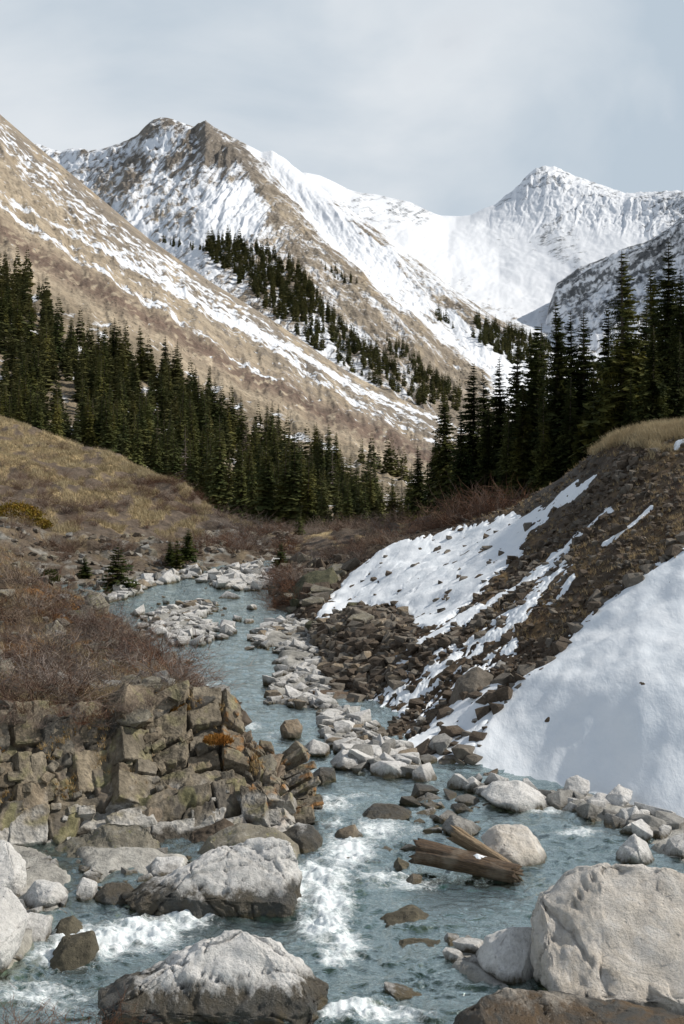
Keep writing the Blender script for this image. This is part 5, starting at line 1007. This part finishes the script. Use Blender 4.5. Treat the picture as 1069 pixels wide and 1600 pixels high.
def place_shrubs():
    SHR.sort(key=lambda q_: -q_[1]/q_[0][1]+(-1 if q_[4] is None else 0)); rest = {}
    for i, (p, s_, mt, lb, gr, hz) in enumerate(SHR):
        sc_ = (s_*random.uniform(.85, 1.2), s_*random.uniform(.85, 1.2), s_*hz); rz = random.random()*6.28
        if i < 290:
            o = obj('willow_shrub', BUSH[mt][i % 4], loc=p); o.scale = sc_; o.rotation_euler = (0, 0, rz); tag(o, lb, 'shrub', gr)
        else:
            v = np.empty(len(BUSH[mt][i % 4].vertices)*3, np.float32); BUSH[mt][i % 4].vertices.foreach_get('co', v); v = v.reshape(-1, 3)*np.array(sc_)
            c_, n_ = math.cos(rz), math.sin(rz); v = np.stack([v[:, 0]*c_-v[:, 1]*n_, v[:, 0]*n_+v[:, 1]*c_, v[:, 2]], -1)+np.array(p)
            f = np.array([q_.vertices[:] for q_ in BUSH[mt][i % 4].polygons]); rest.setdefault(mt, []).append((v, f))
    for mt, it in rest.items():
        off = 0; Vs_, Fs_ = [], []
        for v, f in it: Vs_.append(v); Fs_.append(f+off); off += len(v)
        tag(obj('willow_thicket', mesh_np('willow_thicket', np.concatenate(Vs_), np.concatenate(Fs_), False), M[mt]), 'distant leafless willow thicket on the stream banks', 'shrubs', None, 'stuff')
for k in range(16):      # brush hanging over the cliff edge
    x = -20+k*17+random.uniform(-6, 6); y = np.interp(x, [-20, 100, 200, 300], [1112, 1112, 1100, 1088])+random.uniform(-6, 22); Y = np.interp(x, [-20, 100, 200, 300], [26.9, 27.5, 28.4, 29.3])-.55
    shrub(((x-CX)/F*Y, Y, (HY-y)/F*Y-.1), random.uniform(.45, .85), random.choice(['willow_grey', 'willow_red', 'willow_grey']), 'scrubby twigs hanging over the edge of the rock cliff', 'brush along the cliff edge', .7)
# juniper cushion
def cushion(name, label, x, y, Y, w, h, mt, seed, cat='shrub'):
    r = np.random.default_rng(seed); n = 2600; d = r.normal(size=(n, 3)); d /= np.linalg.norm(d, axis=1)[:, None]; d[:, 2] = np.abs(d[:, 2]); rad = (.75+.3*r.random(n))*(1+.25*fbm(d[:, 0]*2.+seed, d[:, 1]*2., d[:, 2]*2., 3))
    c = d*rad[:, None]*np.array([w, w*.7, h]); t1 = r.normal(size=(n, 3))*.055*w**.5; t2 = r.normal(size=(n, 3))*.055*w**.5
    V = np.stack([c, c+t1, c+t2+np.array([0, 0, .05])], 1).reshape(-1, 3); o = obj(name, mesh_np(name, V, np.arange(3*n).reshape(-1, 3), False), M[mt], loc=((x-CX)/F*Y, Y, (HY-y)/F*Y)); tag(o, label, cat)
cushion('juniper_bush', 'large orange brown juniper cushion on the left slope', 28, 808, 84, 1.6, .9, 'juniper', 1)
cushion('juniper_bush', 'smaller orange juniper cushion right of the large one', 52, 826, 82, 1.2, .7, 'juniper', 2)
cushion('juniper_bush', 'olive low cushion below the meadow edge', 300, 822, 104, 2.2, .5, 'young_needles', 3)
cushion('juniper_bush', 'yellow green little bush on the left bank', 78, 908, 47, .35, .4, 'young_needles', 4)
for i, (x, y) in enumerate([(255, 1085), (235, 1078), (340, 1160), (275, 1110)]):
    cushion('ground_cover', ['rusty low plant mat at the cliff top', 'second rusty mat left of the first on the cliff top', 'orange moss cushion on the cliff face', 'rusty mat just under the cliff top'][i], x, y, [30.5, 31.5, 28.4, 29.2][i], .3, .12, 'rust_leaves', 10+i)

# ------------------------------------------------------------------ dry grass
def grass(name, P_, n, h, w, mt, label):
    P_ = np.repeat(P_, n, 0); k = len(P_); a = rng.random(k)*6.28; l = h*(.5+.7*rng.random(k)); sp = rng.random(k)*.22*h/.3
    base = P_+np.stack([np.cos(a)*sp, np.sin(a)*sp, -.02+0*a], -1); lean = rng.normal(size=(k, 2))*.35+np.array([-.15, -.1])
    tip = base+np.stack([lean[:, 0]*l, lean[:, 1]*l, l], -1); sd_ = np.stack([np.cos(a+1.57), np.sin(a+1.57), 0*a], -1)*w
    V = np.stack([base-sd_, base+sd_, tip], 1).reshape(-1, 3)
    tag(obj(name, mesh_np(name, V, np.arange(3*k).reshape(-1, 3), False), M[mt]), label, 'grass', None, 'stuff')
okm = (Gpx > -30) & (Gpx < 430) & (rkm < .5) & (Gpy < 860) & (fbm(Gpx/40, Gpy/14, 5., 4)+.25*sst(720, 800, Gpy) < .12) & (Gpy > 660)
P_, _ = pick(G_V, okm, 9000); grass('dry_grass', P_, 7, .38, .022, 'dry_grass_blades', 'tussocks of golden dry grass on the meadow hill')
okr = (Spx > 900) & (Spx < 1110) & (Spy < 700+30*fbm(Spx/40, Spy/20, 2., 3)) & (S_snow < .2)
P_, _ = pick(S_V, okr, 2600); grass('dry_grass', P_, 8, .33, .010, 'dry_grass_blades', 'fringe of dry grass along the crest of the right slope')
okr = S_bare & (Spx > 740) & (Spx < 1110) & (Spy > 690) & (Spy < 1000)
P_, _ = pick(S_V, okr, 900); grass('dry_grass', P_, 12, .16, .007, 'dry_grass_blades', 'thin dry grass tufts on the dark right slope')
okl = (Lpx > -40) & (Lpx < 300) & (Lpy < 1105)
P_, _ = pick(L_V, okl & (fbm(Lpx/55, Lpy/30, 3.7, 3) > .05), 1100); grass('dry_grass', P_, 16, .28, .007, 'dry_grass_blades', 'dry grass between the shrubs of the left bank')
P_, _ = pick(L_V, okl, 4500); grass('leaf_litter', P_, 3, .09, .012, 'rust_leaves', 'rust coloured leaf litter on the left bank')
kk = np.zeros((NR, NC), bool); kk[8:90, :300] = True; kk &= fbm(K_V[..., 0]/.5, K_V[..., 2]/.5, 4., 3) > .12
P_, _ = pick(K_V, kk, 420); grass('dry_grass', P_+np.array([0, -.02, 0]), 10, .12, .005, 'dry_grass_blades', 'dry tufts in the joints of the cliff')
P_, _ = pick(K_V, kk, 600); grass('leaf_litter', P_, 5, .05, .010, 'rust_leaves', 'rusty moss and leaves on the cliff ledges')
okw = S_bare & (Spx > 600) & (Spx < 1110) & (Spy > 690) & (Spy < 1100)
P_, _ = pick(S_V, okw, 2500); grass('leaf_litter', P_, 4, .08, .010, 'willow_red', 'brown dead stems on the right slope')

# ------------------------------------------------------------------ driftwood
m, t, b = new_mat('driftwood'); M['driftwood'] = m
n1 = tex_noise(t, 5, 6, .7, 'Object', (1, 9, 9)); n2 = tex_noise(t, 2, 4, .6)
col = mixc(t, ramp(t, n1.outputs[0], [(.35, 0.0), (.6, 1.0)]).outputs[0], (.025, .016, .010), (.12, .075, .04)); col = mixc(t, ramp(t, n2.outputs[0], [(.55, 0.0), (.7, .5)]).outputs[0], col, (.26, .22, .17))
t.links.new(col, b.inputs['Base Color']); b.inputs['Roughness'].default_value = .7; bump(t, b, n1.outputs[0], .9, .04)
m, t, b = new_mat('splintered_wood'); M['splint'] = m
n1 = tex_noise(t, 6, 6, .7, 'Object', (1, 10, 10))
t.links.new(mixc(t, ramp(t, n1.outputs[0], [(.3, 0.0), (.6, 1.0)]).outputs[0], (.09, .055, .03), (.36, .27, .17)), b.inputs['Base Color']); b.inputs['Roughness'].default_value = .75; bump(t, b, n1.outputs[0], .9, .05)
def log(name, label, A, B, r0, r1, mat, flat=1.0, seed=1, roll=0., jag=.12):
    A, B = Vector(A), Vector(B); L = (B-A).length; n, k = 60, 48; r = np.random.default_rng(seed)
    s = np.linspace(0, 1, n)[:, None]; a = np.linspace(0, 2*math.pi, k, endpoint=False)[None]
    rad = (r0+(r1-r0)*s)*(1+.16*fbm(np.cos(a)*2.2+seed, np.sin(a)*2.2, s*1.2, 4)+.10*ridged(np.cos(a)*5+0*s, np.sin(a)*5+0*s, s*.7+seed, 3))
    endj = jag*L*(pn(np.cos(a)*3+seed, np.sin(a)*3, 1.)+.4*pn(np.cos(a)*9, np.sin(a)*9, 2.))
    xx = s*L+endj*(np.abs(2*s-1)**3)*np.sign(s-.5); yy = rad*np.cos(a)*flat; zz_ = rad*np.sin(a)
    V = np.stack([xx+0*a, yy+0*s, zz_+.04*np.sin(s*3+seed)], -1).reshape(-1, 3)
    Fq = [(i*k+j, i*k+(j+1) % k, (i+1)*k+(j+1) % k, (i+1)*k+j) for i in range(n-1) for j in range(k)]
    V = np.vstack([V, [[.12*L*jag*3, 0, 0], [L*(1-.3*jag), 0, 0]]]); c0, c1 = len(V)-2, len(V)-1
    Fq += [(c0, (j+1) % k, j, j) for j in range(k)] + [(c1, (n-1)*k+j, (n-1)*k+(j+1) % k, (n-1)*k+(j+1) % k) for j in range(k)]
    me = bpy.data.meshes.new(name); me.from_pydata(V.tolist(), [], [tuple(dict.fromkeys(f)) for f in Fq]); me.polygons.foreach_set('use_smooth', [True]*len(me.polygons)); me.update()
    o = obj(name, me, M[mat]); q_ = (B-A).to_track_quat('X', 'Z'); o.rotation_mode = 'QUATERNION'; o.rotation_quaternion = q_ @ Euler((roll, 0, 0)).to_quaternion(); o.location = A; tag(o, label, 'log'); return o
W3 = lambda x, y, Y: ((x-CX)/F*Y, Y, (HY-y)/F*Y)
log('driftwood_log', 'dark brown split log lying in the stream beside the white boulder', W3(651, 1332, 24.0), W3(808, 1364, 23.3), .19, .15, 'driftwood', 1.1, 1, .3)
log('driftwood_log', 'tan splintered plank like log leaning on the dark one', W3(712, 1303, 24.35), W3(806, 1361, 23.55), .28, .16, 'splint', .45, 4, .9, .3)
log('driftwood_log', 'grey brown log on the cobbles of the right bank upstream', W3(486, 1095, 39.5), W3(551, 1092, 40.5), .24, .2, 'driftwood', 1.2, 7, .2, .06)
hero_rock('snow_patch', 'small patch of snow on top of the dark split log', [(732, 1340), (745, 1334), (762, 1339), (768, 1346), (750, 1348)], 23.55, .09, 'snow', 95, (), 3, 5, 4, .05, 0, 'snow')
# out of focus twigs at the lower left corner
for i, (x, y) in enumerate([(20, 1600), (95, 1612), (170, 1606)]):
    shrub(W3(x, y+25, 13.5), .75, 'willow_red', ['bare red twigs at the bottom left corner', 'bare red twigs right of the corner twigs', 'sparse bare twigs before the two tone boulder'][i], None, .55)
place_shrubs()
print('objects', len(bpy.data.objects))
